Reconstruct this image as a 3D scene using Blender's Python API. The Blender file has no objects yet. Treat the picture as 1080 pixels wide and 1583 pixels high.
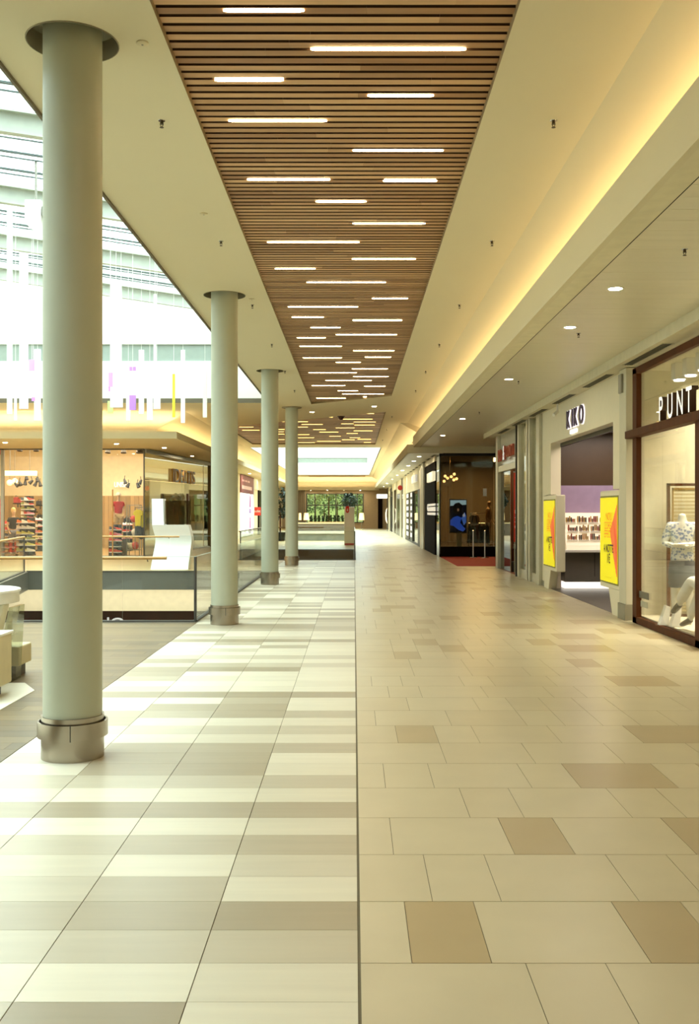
import bpy, bmesh, math, random
from mathutils import Vector, Matrix
random.seed(7)
SC = bpy.context.scene
COL = SC.collection
PI = math.pi
R = math.radians

# ------------------------------------------------------------------ camera
EYE = 1.7
FPX = 1560.0
cam_d = bpy.data.cameras.new('camera')
cam = bpy.data.objects.new('camera', cam_d)
COL.objects.link(cam)
cam.location = (0, 0, EYE)
cam.rotation_euler = (PI / 2, 0, 0)
cam_d.sensor_fit = 'HORIZONTAL'
cam_d.sensor_width = 24.0
cam_d.lens = 24.0 * FPX / 1080.0
cam_d.shift_x = -7.0 / 1080.0
cam_d.shift_y = -1.5 / 1080.0
cam_d.clip_end = 400
SC.camera = cam

def PX(px, Y):
    return (px - 547.0) * Y / FPX
def PZ(py, Y):
    return EYE + (790.0 - py) * Y / FPX
def FY(py, z=0.0):
    return (EYE - z) * FPX / (py - 790.0)
def CY(py, z):
    return (z - EYE) * FPX / (790.0 - py)

# ------------------------------------------------------------------ materials
def lin(c):
    return c / 12.92 if c <= 0.04045 else ((c + 0.055) / 1.055) ** 2.4
def H(s):
    s = s.lstrip('#')
    if len(s) == 3:
        s = ''.join(c * 2 for c in s)
    return tuple(lin(int(s[i:i + 2], 16) / 255.0) for i in (0, 2, 4)) + (1.0,)
MATS = {}
def mat(name, col, rough=0.5, metal=0.0, var=0.06, scale=(6, 6, 6), emit=0.0, ecol=None, spec=0.5, bump=0.0, tone=None, coat=0.0):
    """Principled material whose colour drifts a little on an object-space noise. tone=(hex dark, hex light) reads the per-face 'tone'."""
    if name in MATS:
        return MATS[name]
    m = bpy.data.materials.new(name)
    MATS[name] = m
    m.use_nodes = True
    nt = m.node_tree
    N, L = nt.nodes, nt.links
    b = N['Principled BSDF']
    b.inputs['Roughness'].default_value = rough
    b.inputs['Metallic'].default_value = metal
    b.inputs['Specular IOR Level'].default_value = spec
    b.inputs['Coat Weight'].default_value = coat
    base = H(col)
    tc = N.new('ShaderNodeTexCoord')
    mp = N.new('ShaderNodeMapping')
    mp.inputs['Scale'].default_value = scale
    L.new(tc.outputs['Object'], mp.inputs['Vector'])
    nz = N.new('ShaderNodeTexNoise')
    nz.inputs['Scale'].default_value = 1.0
    nz.inputs['Detail'].default_value = 4.0
    L.new(mp.outputs['Vector'], nz.inputs['Vector'])
    hsv = N.new('ShaderNodeHueSaturation')
    mr = N.new('ShaderNodeMapRange')
    mr.inputs['From Min'].default_value = 0.25
    mr.inputs['From Max'].default_value = 0.75
    mr.inputs['To Min'].default_value = 1.0 - var
    mr.inputs['To Max'].default_value = 1.0 + var
    L.new(nz.outputs['Fac'], mr.inputs['Value'])
    L.new(mr.outputs['Result'], hsv.inputs['Value'])
    if tone:
        at = N.new('ShaderNodeAttribute')
        at.attribute_name = 'tone'
        mx = N.new('ShaderNodeMix')
        mx.data_type = 'RGBA'
        mx.inputs[6].default_value = H(tone[0])
        mx.inputs[7].default_value = H(tone[1])
        L.new(at.outputs['Fac'], mx.inputs[0])
        L.new(mx.outputs[2], hsv.inputs['Color'])
    else:
        hsv.inputs['Color'].default_value = base
    L.new(hsv.outputs['Color'], b.inputs['Base Color'])
    if bump:
        bp = N.new('ShaderNodeBump')
        bp.inputs['Strength'].default_value = bump
        bp.inputs['Distance'].default_value = 0.01
        L.new(nz.outputs['Fac'], bp.inputs['Height'])
        L.new(bp.outputs['Normal'], b.inputs['Normal'])
    if emit:
        b.inputs['Emission Color'].default_value = H(ecol or col)
        b.inputs['Emission Strength'].default_value = emit
    return m

def glass_mat(name, tint='#eef3ee', refl=0.08, rough=0.0, blend=0.22, gain=1.0, top=0.75):
    if name in MATS:
        return MATS[name]
    m = bpy.data.materials.new(name)
    MATS[name] = m
    m.use_nodes = True
    nt = m.node_tree
    N, L = nt.nodes, nt.links
    N.remove(N['Principled BSDF'])
    out = N['Material Output']
    tr = N.new('ShaderNodeBsdfTransparent')
    tr.inputs['Color'].default_value = H(tint)
    gl = N.new('ShaderNodeBsdfGlossy')
    gl.inputs['Color'].default_value = (gain, gain, gain, 1)
    gl.inputs['Roughness'].default_value = rough
    fr = N.new('ShaderNodeLayerWeight')
    fr.inputs['Blend'].default_value = blend
    mr = N.new('ShaderNodeMapRange')
    mr.inputs['To Min'].default_value = refl
    mr.inputs['To Max'].default_value = top
    L.new(fr.outputs['Fresnel'], mr.inputs['Value'])
    mx = N.new('ShaderNodeMixShader')
    L.new(mr.outputs['Result'], mx.inputs['Fac'])
    L.new(tr.outputs['BSDF'], mx.inputs[1])
    L.new(gl.outputs['BSDF'], mx.inputs[2])
    L.new(mx.outputs['Shader'], out.inputs['Surface'])
    return m

# ------------------------------------------------------------------ mesh collector
class MB:
    def __init__(self):
        self.v, self.f, self.t, self.m = [], [], [], []
    def face(self, pts, tone=0.5, mi=0):
        n = len(self.v)
        self.v += [tuple(p) for p in pts]
        self.f.append(tuple(range(n, n + len(pts))))
        self.t.append(tone)
        self.m.append(mi)
        return self
    def raw(self, vs, fs, tone=0.5, mi=0):
        n = len(self.v)
        self.v += [tuple(p) for p in vs]
        for f in fs:
            self.f.append(tuple(i + n for i in f))
            self.t.append(tone)
            self.m.append(mi)
        return self
    def box(self, x0, x1, y0, y1, z0, z1, tone=0.5, mi=0, mtx=None):
        vs = [(x0, y0, z0), (x1, y0, z0), (x1, y1, z0), (x0, y1, z0), (x0, y0, z1), (x1, y0, z1), (x1, y1, z1), (x0, y1, z1)]
        if mtx is not None:
            vs = [mtx @ Vector(p) for p in vs]
        return self.raw(vs, [(0, 3, 2, 1), (4, 5, 6, 7), (0, 1, 5, 4), (1, 2, 6, 5), (2, 3, 7, 6), (3, 0, 4, 7)], tone, mi)
    def prism(self, poly, z0, z1, fn=None, tone=0.5, mi=0):
        fn = fn or (lambda a, b, c: (a, b, c))
        n = len(poly)
        vs = [fn(a, b, z0) for a, b in poly] + [fn(a, b, z1) for a, b in poly]
        fs = [tuple(range(n - 1, -1, -1)), tuple(range(n, 2 * n))]
        fs += [(i, (i + 1) % n, n + (i + 1) % n, n + i) for i in range(n)]
        return self.raw(vs, fs, tone, mi)
    def cyl(self, p0, p1, r0, r1=None, n=16, caps=True, mi=0, tone=0.5):
        r1 = r0 if r1 is None else r1
        p0, p1 = Vector(p0), Vector(p1)
        q = (p1 - p0).to_track_quat('Z', 'Y').to_matrix()
        vs = []
        for p, r in ((p0, r0), (p1, r1)):
            for i in range(n):
                a = 2 * PI * i / n
                vs.append(p + q @ Vector((r * math.cos(a), r * math.sin(a), 0)))
        fs = [(i, (i + 1) % n, n + (i + 1) % n, n + i) for i in range(n)]
        if caps:
            fs += [tuple(range(n - 1, -1, -1)), tuple(range(n, 2 * n))]
        return self.raw(vs, fs, tone, mi)
    def lathe(self, prof, cx=0, cy=0, cz=0, n=32, close=False, mi=0, a0=0.0, a1=2 * PI):
        full = abs(a1 - a0 - 2 * PI) < 1e-6
        k = n if full else n + 1
        vs = []
        for r, z in prof:
            for i in range(k):
                a = a0 + (a1 - a0) * i / n
                vs.append((cx + r * math.cos(a), cy + r * math.sin(a), cz + z))
        fs = []
        m = len(prof)
        for j in range(m if close else m - 1):
            for i in range(n):
                i2 = (i + 1) % k
                j2 = (j + 1) % m
                fs.append((j * k + i, j * k + i2, j2 * k + i2, j2 * k + i))
        return self.raw(vs, fs, 0.5, mi)
    def ball(self, c, rx, ry=None, rz=None, nu=14, nv=9, mi=0, tone=0.5):
        ry = rx if ry is None else ry
        rz = rx if rz is None else rz
        vs = [(c[0], c[1], c[2] - rz)]
        for j in range(1, nv):
            t = -PI / 2 + PI * j / nv
            for i in range(nu):
                a = 2 * PI * i / nu
                vs.append((c[0] + rx * math.cos(t) * math.cos(a), c[1] + ry * math.cos(t) * math.sin(a), c[2] + rz * math.sin(t)))
        vs.append((c[0], c[1], c[2] + rz))
        fs = [(0, 1 + (i + 1) % nu, 1 + i) for i in range(nu)]
        for j in range(nv - 2):
            for i in range(nu):
                a, b = 1 + j * nu + i, 1 + j * nu + (i + 1) % nu
                fs.append((a, b, b + nu, a + nu))
        last = len(vs) - 1
        fs += [(last, 1 + (nv - 2) * nu + i, 1 + (nv - 2) * nu + (i + 1) % nu) for i in range(nu)]
        return self.raw(vs, fs, tone, mi)
    def tube(self, pts, r, n=8, mi=0):
        for a, b in zip(pts[:-1], pts[1:]):
            self.cyl(a, b, r, r, n, True, mi)
        for p in pts[1:-1]:
            self.ball(p, r, nu=n, nv=6, mi=mi)
        return self
    def build(self, name, m, parent=None, smooth=False, bevel=0.0, local=False):
        off = Vector((0, 0, 0))
        if parent is not None and not local:
            p = parent
            while p is not None:
                off = off + Vector(p.location)
                p = p.parent
        me = bpy.data.meshes.new(name)
        me.from_pydata([(v[0] - off.x, v[1] - off.y, v[2] - off.z) for v in self.v], [], self.f)
        at = me.attributes.new('tone', 'FLOAT', 'FACE')
        at.data.foreach_set('value', self.t)
        mats = m if isinstance(m, (list, tuple)) else [m]
        for x in mats:
            me.materials.append(x)
        if len(mats) > 1:
            me.polygons.foreach_set('material_index', self.m)
        bm = bmesh.new()
        bm.from_mesh(me)
        bmesh.ops.recalc_face_normals(bm, faces=bm.faces)
        bm.to_mesh(me)
        bm.free()
        if smooth:
            me.polygons.foreach_set('use_smooth', [True] * len(me.polygons))
            me.set_sharp_from_angle(angle=R(40))
        me.update()
        o = bpy.data.objects.new(name, me)
        COL.objects.link(o)
        if parent is not None:
            o.parent = parent
        if bevel:
            bv = o.modifiers.new('bevel', 'BEVEL')
            bv.width = bevel
            bv.segments = 2
            bv.limit_method = 'ANGLE'
        return o

def tag(o, label, cat, group=None, kind='thing'):
    o['label'] = label
    o['category'] = cat
    if group:
        o['group'] = group
    if kind:
        o['kind'] = kind
    return o
def thing(name, label, cat, loc=(0, 0, 0), group=None, rotz=0.0):
    o = bpy.data.objects.new(name, None)
    COL.objects.link(o)
    o.location = loc
    o.rotation_euler = (0, 0, rotz)
    o.empty_display_size = 0.1
    return tag(o, label, cat, group)
def struct(name, mb, m, label=None, **k):
    o = mb.build(name, m, **k)
    o['kind'] = 'structure'
    o['label'] = label or (name.replace('_', ' ') + ' of the shopping mall interior')
    o['category'] = name.split('_')[0]
    return o
def dup(root, loc, label=None, rotz=None, group=None):
    r = root.copy()
    COL.objects.link(r)
    r.location = loc
    if rotz is not None:
        r.rotation_euler = (0, 0, rotz)
    if label:
        r['label'] = label
    if group:
        r['group'] = group
    for ch in list(root.children):
        c = ch.copy()
        COL.objects.link(c)
        c.parent = r
        for g in list(ch.children):
            d = g.copy()
            COL.objects.link(d)
            d.parent = c
    return r
def B(*a, **k):
    return MB().box(*a, **k)
WORDS = 'zeroth first second third fourth fifth sixth seventh eighth ninth tenth eleventh twelfth thirteenth fourteenth fifteenth sixteenth seventeenth eighteenth nineteenth twentieth'.split()
def ordw(n):
    if n <= 20:
        return WORDS[n]
    return {1: '%dst', 2: '%dnd', 3: '%drd'}.get(n % 10, '%dth') % n if n // 10 != 1 else '%dth' % n

def text(name, s, size, depth, m, parent, origin, xa, ya, sx=1.0, align='LEFT', offs=0.0, side=None):
    """lettering as real mesh, standing on origin, running along xa, upright along ya; side = second material for the edges"""
    cu = bpy.data.curves.new('tmp', 'FONT')
    cu.body = s
    cu.size = size
    cu.extrude = depth / 2.0
    cu.offset = offs
    cu.align_x = align
    ob = bpy.data.objects.new('tmp', cu)
    COL.objects.link(ob)
    me = bpy.data.meshes.new_from_object(ob)
    bpy.data.objects.remove(ob)
    bpy.data.curves.remove(cu)
    me.name = name
    xa, ya = Vector(xa).normalized(), Vector(ya).normalized()
    za = xa.cross(ya)
    off = Vector(origin)
    p = parent
    while p is not None:
        off = off - Vector(p.location)
        p = p.parent
    for v in me.vertices:
        c = v.co.copy()
        v.co = off + xa * (c.x * sx) + ya * c.y + za * (c.z + depth / 2.0)
    me.materials.clear()
    me.materials.append(m)
    if side:
        me.materials.append(side)
        for pl in me.polygons:
            pl.material_index = 0 if pl.normal.dot(za) > 0.7 else 1
    me.update()
    if side:
        for pl in me.polygons:
            pl.material_index = 0 if pl.normal.dot(za) > 0.7 else 1
    o = bpy.data.objects.new(name, me)
    COL.objects.link(o)
    o.parent = parent
    return o

def skin(name, verts, edges, radii, m, parent, sub=2):
    me = bpy.data.meshes.new(name)
    me.from_pydata(verts, edges, [])
    me.materials.append(m)
    o = bpy.data.objects.new(name, me)
    COL.objects.link(o)
    if parent is not None:
        o.parent = parent
    sk = o.modifiers.new('skin', 'SKIN')
    sk.use_smooth_shade = True
    for i, r in enumerate(radii):
        d = me.skin_vertices[0].data[i]
        d.radius = r if isinstance(r, (tuple, list)) else (r, r)
        d.use_root = (i == 0)
    ss = o.modifiers.new('subsurf', 'SUBSURF')
    ss.levels = sub
    ss.render_levels = sub
    return o

def area(name, loc, sx, sy, power, col='#ffd9a0', rot=(0, 0, 0), spread=PI):
    d = bpy.data.lights.new(name, 'AREA')
    d.shape = 'RECTANGLE'
    d.size = sx
    d.size_y = sy
    d.energy = power
    d.color = H(col)[:3]
    d.spread = spread
    o = bpy.data.objects.new(name, d)
    COL.objects.link(o)
    o.location = loc
    o.rotation_euler = rot
    return o
UP = (PI, 0, 0)

# ------------------------------------------------------------------ palette
W_CEIL = mat('ceiling plaster', '#d9cfb0', 0.9, var=0.015, scale=(.6, .6, .6))
W_WALL = mat('white wall paint', '#efece2', 0.8, var=0.02, scale=(.7, .7, .7))
W_CREAM = mat('cream wall paint', '#e9dfc4', 0.8, var=0.02)
M_SOFFIT = mat('metal soffit', '#dfd9c2', 0.34, metal=0.15, var=0.03, scale=(.4, 9, 1))
M_STRIP = mat('soffit border', '#cfc8ae', 0.6)
M_TILE_L = mat('striped tile', '#ccc', 0.34, var=0.05, scale=(1.2, 14, 1), tone=('#a3967c', '#ece6d0'), spec=0.5)
M_TILE_R = mat('corridor tile', '#ccc', 0.30, var=0.05, scale=(2.2, 2.2, 1), tone=('#b5a17c', '#d3c8ab'), spec=0.5)
M_TILE_G = mat('gallery tile', '#ccc', 0.35, var=0.05, scale=(1.2, 6, 1), tone=('#927b52', '#b89d6c'))
M_JOINT = mat('tile joint', '#6f664f', 0.8)
M_WOODFLOOR = mat('wood floor plank', '#b39b78', 0.36, var=0.12, scale=(1.0, 9, 1), tone=('#64563f', '#7d6b4c'))
M_SLAT = mat('oak slat', '#b9905f', 0.5, var=0.16, scale=(.9, 30, 30), tone=('#93693f', '#cda476'))
M_DARK = mat('dark backing', '#1d1510', 0.9)
M_LAMP = mat('warm lamp diffuser', '#fff0cc', 0.4, emit=42.0, ecol='#ffe0a6', var=0)
M_LAMP2 = mat('yellow lamp diffuser', '#ffe2a0', 0.4, emit=11.0, ecol='#ffd479', var=0)
M_SLATSIDE = mat('slat edge painted shade', '#4a3018', .7)  # dark colour on the slat edges paints in the shade of the gaps
M_LAMPW = mat('white lamp diffuser', '#ffffff', 0.4, emit=16.0, ecol='#fff2d8', var=0)
M_COLUMN = mat('column paint', '#aeb09b', 0.40, var=0.02)
M_STEEL = mat('brushed steel', '#a2988a', 0.25, metal=1.0, var=0.12, scale=(3, 3, .3))
M_RECESS = mat('recess lining', '#8b8168', 0.7)
M_GREY = mat('grey metal', '#8f8c80', 0.4, metal=0.5)
M_DGREY = mat('dark grey paint', '#4a4743', 0.5)
M_BLACK = mat('black plastic', '#151413', 0.45)
M_WHITE = mat('white gloss', '#f1efe8', 0.25, var=0.01)
M_WHITEM = mat('white matt', '#e9e6dc', 0.7, var=0.02)
M_BROWN = mat('walnut frame', '#4a260c', 0.6, spec=.15, var=0.2, scale=(6, 6, 1))
M_HAND = mat('oak handrail', '#b58a4c', 0.4, var=0.1)
M_GLASS = glass_mat('clear glass', '#fbfdfb', 0.012, top=0.5)
M_GLASSR = glass_mat('shop glass', '#fcfcfa', 0.02, top=0.30)
M_GLASSD = glass_mat('smoked glass', '#7d7a70', 0.05)
M_ROOFG = glass_mat('roof glass', '#f2faf8', 0.02)
M_GREIGE = mat('greige panel', '#e2d9c0', 0.5, var=0.02)
M_GREIGE2 = mat('grey pier panel', '#c9c3ac', 0.5, var=0.02)
M_RED = mat('red', '#c8291d', 0.5)
M_CHROME = mat('chrome', '#d5d5d5', 0.12, metal=1.0)
M_DBROWN = mat('dark brown panel', '#150d08', 0.85, spec=.05)
M_MAUVE = mat('mauve paint', '#a58fae', 0.5)
# ------------------------------------------------------------------ floors
XS = 0.02          # seam between striped tiles and corridor tiles
ZC = 4.95          # ceiling
base = MB()
base.box(-2.39, 4.5, -14, 35.0, -0.3, -0.004)
base.box(XS, 4.5, 35.0, 100, -0.3, -0.004)
base.box(-18, XS, 44.0, 100, -0.3, -0.004)
base.box(-18, -3.95, 28.33, 44.0, -0.3, -0.004)
base.box(-3.95, -2.41, 28.33, 35.0, -0.3, -0.004)
struct('floor', base, M_JOINT, 'dark joint bed under the floor tiles')
g = 0.0022
known = {0: [.85, .1, .5], 1: [.8, .85, .85], 2: [.42, .48, .55], 3: [.12, .25, .3], 4: [.85, .3, .45], 5: [.6, .9, .65], 6: [.3, .35, .5],
         7: [.75, .9, .95], 8: [.12, .15, .15, .2], 9: [.8, .9, .9, .8], 10: [.4, .5, .5, .5], 11: [.85, .15, .2, .9], 12: [.9, .2, .2, .5],
         13: [.3, .2, .25, .85], 14: [.85, .8, .9, .9], 15: [.45, .45, .6, .7], 16: [.85, .85, .9, .35], 17: [.3, .2, .3, .3], 18: [.9, .2, .2, .9], 19: [.9, .25, .9, .9]}
tl = MB()
xe = [XS - .004, -0.58, -1.18, -1.78, -2.39]
k = -40
pr = [.5] * 4
while 3.194 + .3 * k < 35.0:
    y0 = 3.194 + .3 * k
    y1 = min(y0 + .3, 35.0)
    row = random.choice([.1, .3, .5, .8, .85, .9])
    tones = []
    for c in range(4):
        if k in known and c < len(known[k]):
            t = known[k][c]
        elif random.random() < .3:
            t = random.choice([.12, .3, .5, .85, .92])
        else:
            t = row
        tones.append(t)
    for c in range(4):
        tl.box(xe[c + 1] + g, xe[c] - g, y0 + g * .5, y1 - g * .5, -.02, 0.0, min(1, max(0, tones[c] + random.uniform(-.05, .05))))
    k += 1
struct('floor_striped_tiles', tl, M_TILE_L, 'striped cream and taupe plank tiles beside the columns')
tr = MB()
known_r = {0: [(.194, .9), (.3, .05), (.6, .9), (.3, .08), (.6, .9)], 1: [(.318, .85), (.3, .9), (.6, .9), (.3, .9), (.3, .9)],
           2: [(.172, .9), (.6, .9), (.3, .08), (.6, .92), (.6, .15)], 3: [(.62, .9), (.3, .8), (.6, .92), (.3, .9), (.3, .9)],
           4: [(.17, .9), (.3, .9), (.6, .9), (.3, .9), (.6, .15), (.3, .9)], -1: [(.62, .9), (.3, .85), (.6, .9)]}
k = -21
while 3.794 + .6 * k < 99.5:
    y0 = 3.794 + .6 * k
    x = XS + .004
    seq = list(known_r.get(k, []))
    if not seq:
        seq.append((random.choice([.15, .3, .45, .6]), random.uniform(.7, .95)))
    last = .9
    while x < 4.36:
        if seq:
            w, t = seq.pop(0)
        else:
            w = random.choice([.3, .3, .6])
            t = random.uniform(.78, 1.0)
            if last > .4 and random.random() < .17:
                t = random.uniform(.05, .3)
            last = t
        x1 = min(x + w, 4.38)
        tr.box(x + g * .7, x1 - g * .7, y0 + g, y0 + .6 - g, -.02, 0.0, t)
        x = x1
    k += 1
# cream tiles of the bridge, the far gallery and beyond the second void
def fill_tiles(mb, x0, x1, y0, y1, w=1.2, d=.6):
    y = y0
    while y < y1 - .01:
        x = x0
        while x < x1 - .01:
            mb.box(x + g, min(x + w, x1) - g, y + g, min(y + d, y1) - g, -.02, 0.0, random.uniform(.72, 1))
            x += w
        y += d
struct('floor_corridor_tiles', tr, M_TILE_R, 'beige stone tiles with darker tan tiles along the corridor')
tf = MB()
fill_tiles(tf, -18, -3.95, 28.32, 44)
fill_tiles(tf, -3.95, -2.39, 28.32, 35)
fill_tiles(tf, -18, XS - .004, 44, 99.5)
struct('floor_gallery_tiles', tf, M_TILE_G, 'cream tiles of the far gallery floor')
wf = MB()
y = -14.0
i = 0
while y < 15.38:
    x = -13.0 + (i % 4) * .35
    while x < -2.395:
        xx0, xx1 = max(x, -13), min(x + 1.4, -2.395)
        if xx1 > xx0:
            wf.box(xx0 + .001, xx1 - .001, y + .001, min(y + .2, 15.38) - .001, -.3, 0.0, random.random())
        x += 1.4
    y += .2
    i += 1
struct('floor_wood', wf, M_WOODFLOOR, 'brown wood plank floor between the columns and the void')
# pale tiled tongue under the kiosk
pt = MB()
poly = [(-3.02, 6.0), (-3.02, 9.55)]
for a in range(0, 95, 8):
    poly.append((-3.25 - .9 * math.sin(R(a)), 9.35 + .62 * math.cos(R(a))))
poly += [(-4.15, 9.3), (-5.5, 9.2), (-5.5, 6.0)]
pt.prism(poly, 0.0005, 0.004, tone=.95)
struct('floor_inlay', pt, M_TILE_L, 'rounded pale stone inlay in the wood floor under the kiosk')

# slab edges round the voids
se = MB()
se.box(-18, -2.42, 15.38, 15.44, -.5, 0.004)
se.box(-2.42, -2.38, 15.4, 28.2, -.5, 0.004)
struct('trim_void_edge', se, mat('steel edge', '#b9b4a3', .4, metal=.3), 'steel edge strip along the void below the glass railing')
sf = MB()
sf.box(-9.2, -2.42, 28.2, 28.32, -.5, 0.003)
mt = Matrix.Translation((-9.2, 28.2, 0)) @ Matrix.Rotation(math.atan2(-12.8, 2.35), 4, 'Z')
sf.box(0, 13.0, 0, .1, -.5, 0.003, mtx=mt)
struct('trim_slab_fascia', sf, mat('slab fascia grey', '#65635a', .35), 'grey slab edge across the void')
lf = MB()
lf.prism([(-9.2, 28.2), (-18, 28.2), (-18, 15.4), (-6.85, 15.4)], -.3, -.001)
struct('floor_left_gallery', lf, M_TILE_R, 'floor of the gallery left of the void')
# lower level seen through the void
lw = MB()
lw.box(-18, -2.0, 30.0, 30.1, -1.27, -.3)
lw.box(-18, -2.0, 28.3, 30.1, -.34, -.3)
struct('wall_lower_bulkhead', lw, mat('lit cream bulkhead', '#f0e8cf', .8), 'cream bulkhead below the far gallery')
lb = MB()
lb.box(-18, -2.0, 31.0, 31.1, -4.6, -1.1)
lb.box(-18, -2.0, 30.05, 31.0, -1.27, -1.22)
lb.box(-2.0, -1.9, 15.4, 31, -4.6, -.3)
lb.box(-18, -13.9, 15.4, 31, -4.6, -.3)
lb.box(-18, -2.0, 15.3, 15.4, -4.6, -.5)
struct('wall_lower_shopfront', lb, mat('oxblood shopfront', '#4a1a12', .5, spec=.2, var=.2, scale=(2, 2, .6)), 'dark brown shopfront on the lower level')
struct('floor_lower', B(-18, -2, 15.4, 31, -4.7, -4.6), M_TILE_R, 'floor of the lower level')
sg = thing('shop_sign', "white L'O lettering on the dark lower shopfront below the void", 'sign', (PX(160, 31), 30.98, -1.92))
text('lettering', "L'O", .50, .03, mat('sign white', '#fff', .5, emit=1.2, var=0), sg, (PX(150, 30.95), 30.97, -1.92), (1, 0, 0), (0, 0, 1), 1.15)
area('void_cove', (-6.5, 29.2, -.36), 9, .5, 200, '#fff6e2')

# ------------------------------------------------------------------ ceiling
ce = MB()
def flat(mb, pts, z=ZC):
    mb.face([(a, b, z) for a, b in pts])
COLX, COLY = -1.95, [7.0, 15.2, 23.4, 31.6]
def holed(mb, cx, cy, h, r, z, n=32):
    for i in range(n):
        a0, a1 = 2 * PI * i / n, 2 * PI * (i + 1) / n
        def sq(a):
            c, s = math.cos(a), math.sin(a)
            m = max(abs(c), abs(s))
            return (cx + h * c / m, cy + h * s / m, z)
        mb.face([(cx + r * math.cos(a0), cy + r * math.sin(a0), z), (cx + r * math.cos(a1), cy + r * math.sin(a1), z), sq(a1), sq(a0)])
HB = .4
yprev = -14.0
for cy in COLY[:3]:
    flat(ce, [(-2.55, yprev), (-1.3, yprev), (-1.3, cy - HB), (-2.55, cy - HB)])
    flat(ce, [(-2.55, cy - HB), (COLX - HB, cy - HB), (COLX - HB, cy + HB), (-2.55, cy + HB)])
    flat(ce, [(COLX + HB, cy - HB), (-1.3, cy - HB), (-1.3, cy + HB), (COLX + HB, cy + HB)])
    holed(ce, COLX, cy, HB, .315, ZC)
    yprev = cy + HB
flat(ce, [(-2.55, yprev), (-1.3, yprev), (-1.3, 30), (-2.55, 30)])
flat(ce, [(1.06, -14), (1.97, -14), (1.97, 28.5), (1.06, 28.5)])
flat(ce, [(-1.3, 30.7), (1.06, 28.5), (1.97, 28.5), (1.97, 33.1), (1.04, 33.1), (-4.95, 39.1), (-5.5, 39.1), (-5.5, 33), (-18, 33), (-18, 30), (-1.3, 30)])
flat(ce, [(1.04, 33.1), (1.97, 33.1), (1.97, 37.2), (1.7, 37.2), (1.7, 49.2), (1.04, 49.2)])
flat(ce, [(-5.5, 39.1), (-4.95, 39.1), (-4.95, 49.2), (-5.5, 49.2)])
flat(ce, [(-5.5, 49.2), (1.7, 49.2), (1.7, 51.7), (-5.5, 51.7)])
flat(ce, [(1.35, 51.7), (1.7, 51.7), (1.7, 90.5), (1.35, 90.5)])
flat(ce, [(-5.5, 51.7), (-5.3, 51.7), (-5.3, 90.5), (-5.5, 90.5)])
flat(ce, [(-5.5, 90.5), (1.7, 90.5), (1.7, 96.2), (-5.5, 96.2)])
flat(ce, [(-12.6, -14), (-2.55, -14), (-2.55, 1.8), (-12.6, 1.8)])
struct('ceiling', ce, W_CEIL, 'flat white plaster ceiling around the slatted panels')
# sloping cove planes and their back walls
cs = MB()
def slope(mb, a, b, c, d):
    mb.face([a, b, c, d])
slope(cs, (1.97, -14, ZC), (1.97, 37.2, ZC), (2.62, 37.2, 4.70), (2.62, -14, 4.70))
slope(cs, (2.62, -14, 4.70), (2.62, 37.2, 4.70), (2.62, 37.2, 4.08), (2.62, -14, 4.08))
slope(cs, (1.70, 37.2, ZC), (1.70, 97.5, ZC), (2.40, 97.5, 4.55), (2.40, 37.2, 4.55))
slope(cs, (2.40, 37.2, 4.55), (2.40, 97.5, 4.55), (2.40, 97.5, 3.85), (2.40, 37.2, 3.85))
cs.face([(1.70, 37.2, ZC), (2.40, 37.2, 4.55), (2.62, 37.2, 4.55), (2.62, 37.2, 4.75), (1.97, 37.2, ZC)])
slope(cs, (-18, 33, ZC), (-5.5, 33, ZC), (-6.7, 34.2, 4.45), (-18, 34.2, 4.45))
slope(cs, (-5.5, 33, ZC), (-5.5, 97.5, ZC), (-6.7, 97.5, 4.45), (-6.7, 34.2, 4.45))
slope(cs, (-18, 34.2, 4.45), (-6.7, 34.2, 4.45), (-6.7, 34.2, 4.02), (-18, 34.2, 4.02))
slope(cs, (-6.7, 34.2, 4.45), (-6.7, 97.5, 4.45), (-6.7, 97.5, 4.02), (-6.7, 34.2, 4.02))
slope(cs, (-6.7, 96.2, ZC), (2.4, 96.2, ZC), (2.4, 97.4, 4.5), (-6.7, 97.4, 4.5))
slope(cs, (-6.7, 97.4, 4.5), (2.4, 97.4, 4.5), (2.4, 97.4, 3.7), (-6.7, 97.4, 3.7))
struct('ceiling_cove', cs, W_CEIL, 'sloping cove of the ceiling lit by hidden strips')
ff = MB()
ff.box(2.17, 2.23, -14, 37.2, 4.05, 4.44)
struct('ceiling_fascia_underside', B(2.23, 2.42, -14, 37.2, 4.05, 4.09), mat('soffit edge plaster', '#dcd3b4', .8), 'plaster underside of the right cove')
ff.box(1.95, 2.01, 37.1, 97.4, 3.83, 4.14)
ff.box(1.95, 5.4, 37.05, 37.15, 3.83, 4.14)
ff.box(-18, -5.68, 32.0, 32.06, 4.0, 4.22)
ff.box(-5.68, -5.62, 32.0, 97.4, 4.0, 4.22)
ff.box(-18, -5.68, 32.06, 37.6, 4.0, 4.03)
ff.box(-8.2, -5.68, 37.6, 97.4, 4.0, 4.03)
ff.box(-6, 2.2, 96.0, 96.06, 3.7, 4.0)
ff.box(-6, 2.2, 96.06, 99.4, 3.7, 3.74)
struct('ceiling_fascia', ff, W_CEIL, 'plaster fascia and soffit below the lit cove')
ms = MB()
yy = -14.0
while yy < 37.1:
    ms.box(2.425, 3.99, yy + .002, min(yy + .3, 37.1) - .002, 4.062, 4.09)
    yy += .3
yy = 37.2
while yy < 97:
    ms.box(2.02, 3.30, yy + .003, min(yy + .6, 97.4) - .003, 3.835, 3.86)
    yy += .6
yy = 31.0
while yy < 37.0:
    ms.box(3.99, 5.35, yy + .002, yy + .298, 4.062, 4.09)
    yy += .3
struct('ceiling_metal_soffit', ms, M_SOFFIT, 'satin metal plank soffit above the shopfronts')
mb_ = MB()
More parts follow.
